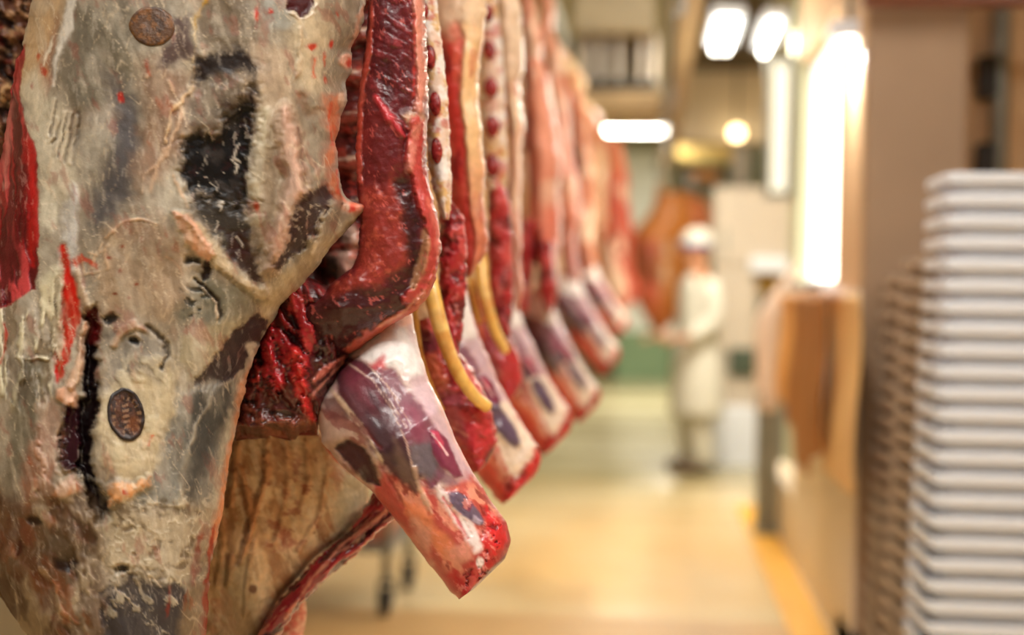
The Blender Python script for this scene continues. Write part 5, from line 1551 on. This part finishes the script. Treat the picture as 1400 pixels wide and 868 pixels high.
# ------------------------------------------------------------------ steel rack behind the nearest carcass
rk = empty('wheeled_rack', (on_floor(525, 840)[0], on_floor(525, 840)[1], 0), 'grey steel rack on dark castors, its legs showing beneath the nearest carcasses', 'rack')
q = on_floor(527, 842); q2 = on_floor(300, 842)
xa, xb, ya = float(q[0]), float(q2[0]), float(q[1])
for xx in (xa, xb):
    for yy in (ya, ya + .55):
        cs = cyl('castor_wheel', (xx - .018, yy, .055), (xx + .018, yy, .055), .055, M_DARK, rk, 24)
        bm = bmesh.new(); add_box(bm, (xx - .028, yy - .03, .05), (xx - .022, yy + .03, .14)); add_box(bm, (xx + .022, yy - .03, .05), (xx + .028, yy + .03, .14)); add_box(bm, (xx - .028, yy - .03, .135), (xx + .028, yy + .03, .145))
        bm_obj('castor_fork', bm, M_DARK, cs)
        cyl('post', (xx, yy, .14), (xx, yy, 1.5), .018, M_GREY, rk, 14)
for zz in (.26, .8, 1.45):
    box('shelf', (xb - .03, ya - .03, zz), (xa + .03, ya + .58, zz + .025), M_GREY, rk, .004)
mt = box('meat_tub', (xb + .1, ya + .05, .286), (xa - .03, ya + .5, .40), mat_plain('pink_tub', (206, 128, 104), .5, 0, .1, 6), None, .02)
tag(mt, 'pinkish tub on the lower shelf of the wheeled rack', 'tub')

# ------------------------------------------------------------------ overhead: rails, cooling unit, bulkhead, pipes, lamps
def orail(name, x, z, y0, y1, lab, mat, w=.035, hgt=.09):
    o = empty(name, (x, (y0 + y1) / 2, z), lab, 'rail')
    bm = bmesh.new(); add_box(bm, (x - w / 2, y0, z - hgt), (x + w / 2, y1, z)) if False else add_box(bm, (x - .008, y0, z - .035), (x + .008, y1, z + .02 - .045))
    bm_obj('running_bar', bm, M_STEEL, o)
    bm = bmesh.new(); add_box(bm, (x + .05, y0, z + .1), (x + .05 + w, y1, z + .1 + hgt))
    bm_obj('beam', bm, mat, o)
    y = y0 + .4
    while y < y1:
        bm = bmesh.new(); add_box(bm, (x + .045, y, z - .03), (x + .06, y + .04, z + .12)); add_box(bm, (x + .0, y, z - .035), (x + .06, y + .04, z - .027))
        bm_obj('bracket', bm, M_STEEL, o)
        cyl('hanger_rod', (x + .067, y + .02, z + .19), (x + .067, y + .02, ZC), .012, M_GREY, o, 8)
        y += 2.6
    return o


M_RAILT = mat_plain('tan_rail_paint', (160, 136, 98), .5, 0, .1, 4)
orail('overhead_rail', RX, RZ, -1, 12, 'overhead meat rail running away above the row of beef carcasses', M_GREY)
orail('overhead_rail', .05, 2.42, 5.0, 16, 'tan overhead rail above the aisle with tawny carcass at its far end', M_RAILT, .09, .14)

cu = empty('cooling_unit', P(840, 60, 9.2), 'large beige ceiling cooling unit with pale upright fins, above the aisle', 'cooling unit')
YC = 9.0
by(782, -70, 898, 44, YC, .9, 'housing', mat_plain('unit_beige', (158, 146, 118), .55), cu)
by(796, 44, 900, 112, YC + .35, .5, 'coil_box', mat_plain('shadowed_olive', (120, 104, 66), .6), cu)
for u in (796, 818, 842, 872, 890):
    by(u, 46, u + 9, 112, YC + .12, .22, 'fin', mat_plain('pale_fin', (208, 200, 190), .5), cu, .004)
by(798, 108, 900, 124, YC + .1, .7, 'gasket', M_DARK, cu)
by(788, 124, 904, 152, YC, .9, 'drip_tray', M_RAILT, cu)
for u in (800, 880):
    a = on_y(u, -70, YC + .4); cyl('hanger_rod', a, (a[0], a[1], ZC), .015, M_GREY, cu, 8)

bh = by(926, 96, 1052, 192, 12.2, .4, 'trim_4', M_TAUPE, None); struct(bh)
a, b_ = on_y(926, 96, 12.2), on_y(1052, 84, 12.2)
struct(box('trim_5', (a[0], 12.1, a[2]), (b_[0], 12.7, ZC), mat_plain('dark_taupe', (110, 96, 72), .6)))
by_ = by(918, 194, 1002, 222, 13.2, .4, 'light_trough', mat_plain('yellow_trough', (232, 204, 130), .5), None); tag(by_, 'yellowish trough hanging below the taupe bulkhead', 'trough')
a = on_y(960, 194, 13.4); 
tr = empty('recess_box', on_y(958, 240, 13.0), 'dark box with orange front in place of the dark recess under the yellowish trough', 'device')
by(922, 224, 998, 262, 13.0, .4, 'body', M_DKGREEN, tr); by(938, 232, 984, 248, 12.97, .04, 'front', mat_plain('orange_front', (190, 130, 60), .5), tr)  # box added to stand in for the dark recess below the trough
gp = by(1002, -190, 1032, 262, 12.4, .1, 'grey_panel', mat_plain('lavender_grey', (164, 158, 150), .5), None); tag(gp, 'grey upright panel above the beige cabinet', 'panel')
vd = by(1032, -190, 1048, 256, 12.5, .1, 'dark_panel', mat_plain('dark_teal', (76, 88, 74), .5), None); tag(vd, 'dark narrow panel between grey panel and white pipe', 'panel')
M_STRIPGLOW = mat_plain('glowing_strip_paint', (240, 240, 226), .5, 0, .01, 2, (246, 244, 224), .85)  # pale strip taken for a white pipe, made to glow to brighten it
w2 = by(1052, 84, 1079, 262, 8.9, .02, 'glowing_strip', M_STRIPGLOW, None, 0); struct(w2)
a, b_ = on_y(1052, 262, 8.9), on_y(1079, 84, 8.9)
bm = bmesh.new()
for lo, hi in [((a[0] - .03, 8.86, a[2]), (a[0], 8.94, b_[2])), ((b_[0], 8.86, a[2]), (b_[0] + .03, 8.94, b_[2])), ((a[0] - .03, 8.86, a[2] - .04), (b_[0] + .03, 8.94, a[2])), ((a[0] - .03, 8.86, b_[2]), (b_[0] + .03, 8.94, b_[2] + .04))]:
    add_box(bm, lo, hi)
struct(bm_obj('window_frame', bm, M_GREY, w2))  # frame added around the glowing strip
struct(box('wall_right_return', (b_[0] + .03, 8.9, 0.3), (b_[0] + .25, 9.0, ZC), M_FARW))
fd = empty('cold_room_door', on_y(880, 455, 22.5) * np.array([1, 1, 0]), 'pale bluish white door far behind the row of carcasses', 'door')
by(842, 205, 918, 452, 22.5, .1, 'door_leaf', mat_plain('pale_blue_white', (222, 228, 224), .4), fd); 
a = on_y(842, 452, 22.5); b_ = on_y(918, 452, 22.5)
box('plinth', (a[0], 22.5, 0), (b_[0], 22.6, a[2]), M_GREEN, fd)
by(904, 330, 909, 350, 22.44, .08, 'handle', M_GREY, fd, .005)

# ------------------------------------------------------------------ lamps: every light has its fitting
def lamp_fit(c, ln, axis, power, col, lab, n=1, gap=.09, mat=None, housing=True):
    c = np.asarray(c, float)
    o = empty('ceiling_light', c, lab, 'lamp', 'fluorescent ceiling lights')
    e = np.array([1.0, 0, 0]) if axis == 'x' else np.array([0, 1.0, 0])
    s_ = np.array([0, 1.0, 0]) if axis == 'x' else np.array([1.0, 0, 0])
    wd = gap * n / 2 + .03
    lo = c - e * (ln / 2 + .04) - s_ * wd; hi = c + e * (ln / 2 + .04) + s_ * wd
    box('housing', (lo[0], lo[1], c[2] + .03), (hi[0], hi[1], c[2] + .09), M_WHITE, o, .008)
    for k in range(n):
        q = c + s_ * (k - (n - 1) / 2) * gap
        cyl('tube', q - e * ln / 2, q + e * ln / 2, .017, mat or M_TUBE, o, 14)
    for t in (-.35, .35):
        q = c + e * ln * t
        cyl('hanger_rod', (q[0], q[1], c[2] + .09), (q[0], q[1], ZC), .006, M_GREY, o, 8)
    ld = bpy.data.lights.new('tube_glow', 'AREA'); ld.shape = 'RECTANGLE'
    ld.size, ld.size_y = (ln, .16) if axis == 'x' else (.16, ln)
    ld.energy = power; ld.color = tuple(lin(col))
    lo_ = bpy.data.objects.new('tube_glow', ld); C.objects.link(lo_)
    lo_.parent = o; lo_.location = (0, 0, -.03)
    return o


WARM, NEUT = (255, 243, 222), (255, 251, 245)
lamp_fit(P(990, 50, 9.2), 1.0, 'y', 55, WARM, 'lit fluorescent light, left one of the bright pair near the bulkhead', 2, .075)
lamp_fit(P(1052, 54, 9.2), 1.0, 'y', 55, WARM, 'lit fluorescent light, right one of the bright pair near the bulkhead', 1)
lamp_fit(P(866, 179, 13), .56, 'x', 40, WARM, 'lit fluorescent light below the cooling unit, over the far aisle', 2, .12)
lamp_fit((-.65, .35, 3.2), 1.5, 'x', 60, NEUT, 'unseen added fluorescent light over the near end of the carcass row', 2)  # unseen fitting added for soft frontal light on the nearest carcass
lamp_fit((1.35, 1.1, 3.3), 1.5, 'x', 58, NEUT, 'unseen added fluorescent light at the near end, over the floor before the white trays', 2)  # second unseen fitting, added to light the foreleg and tray fronts
lamp_fit((0.1, 7.2, 3.9), 1.5, 'y', 55, WARM, 'unseen added fluorescent light over the middle of the aisle', 2)  # unseen fitting added to brighten the aisle and its floor
lamp_fit((0.0, 3.4, 3.6), 1.5, 'y', 36, NEUT, 'unseen added fluorescent light over the aisle beside the middle of the carcass row', 2)  # unseen fitting added to brighten the right edges of the row
lamp_fit((0.3, 18, 3.7), 1.5, 'y', 320, WARM, 'added fluorescent light high over the far end of the hall', 2)  # lamp added to brighten the far door and back of the hall
lamp_fit(P(1160, 66, 5.3), .10, 'y', 16, NEUT, 'small bright lamp beside the top of the tan pillar, above the window', 1, .09)
rl = empty('round_lamp', P(1007, 182, 12), 'small round warm lamp hanging before the taupe bulkhead', 'lamp')
bm = bmesh.new(); bmesh.ops.create_uvsphere(bm, u_segments=20, v_segments=12, radius=.055, matrix=Matrix.Translation(Vector([float(q) for q in P(1007, 182, 11.9)])))
bm_obj('bulb', bm, M_BULB, rl, None, True)
a = P(1007, 182, 11.9); cyl('cord', (a[0], a[1], a[2] + .05), (a[0], a[1], ZC), .008, M_DARK, rl, 8)

# even soft fill light, added through the open end behind the camera
wd_ = bpy.data.worlds.new('world'); S.world = wd_; wd_.use_nodes = True
bg = wd_.node_tree.nodes['Background']
bg.inputs['Color'].default_value = (*lin((255, 250, 242)), 1); bg.inputs['Strength'].default_value = .14

S.view_settings.view_transform = 'Standard'
S.view_settings.look = 'None'
S.view_settings.gamma = 1.0
S.view_settings.use_curve_mapping = False
S.view_settings.exposure = 0.0
S.cycles.use_denoising = True
S.cycles.max_bounces = 8
S.cycles.sample_clamp_indirect = 6.0
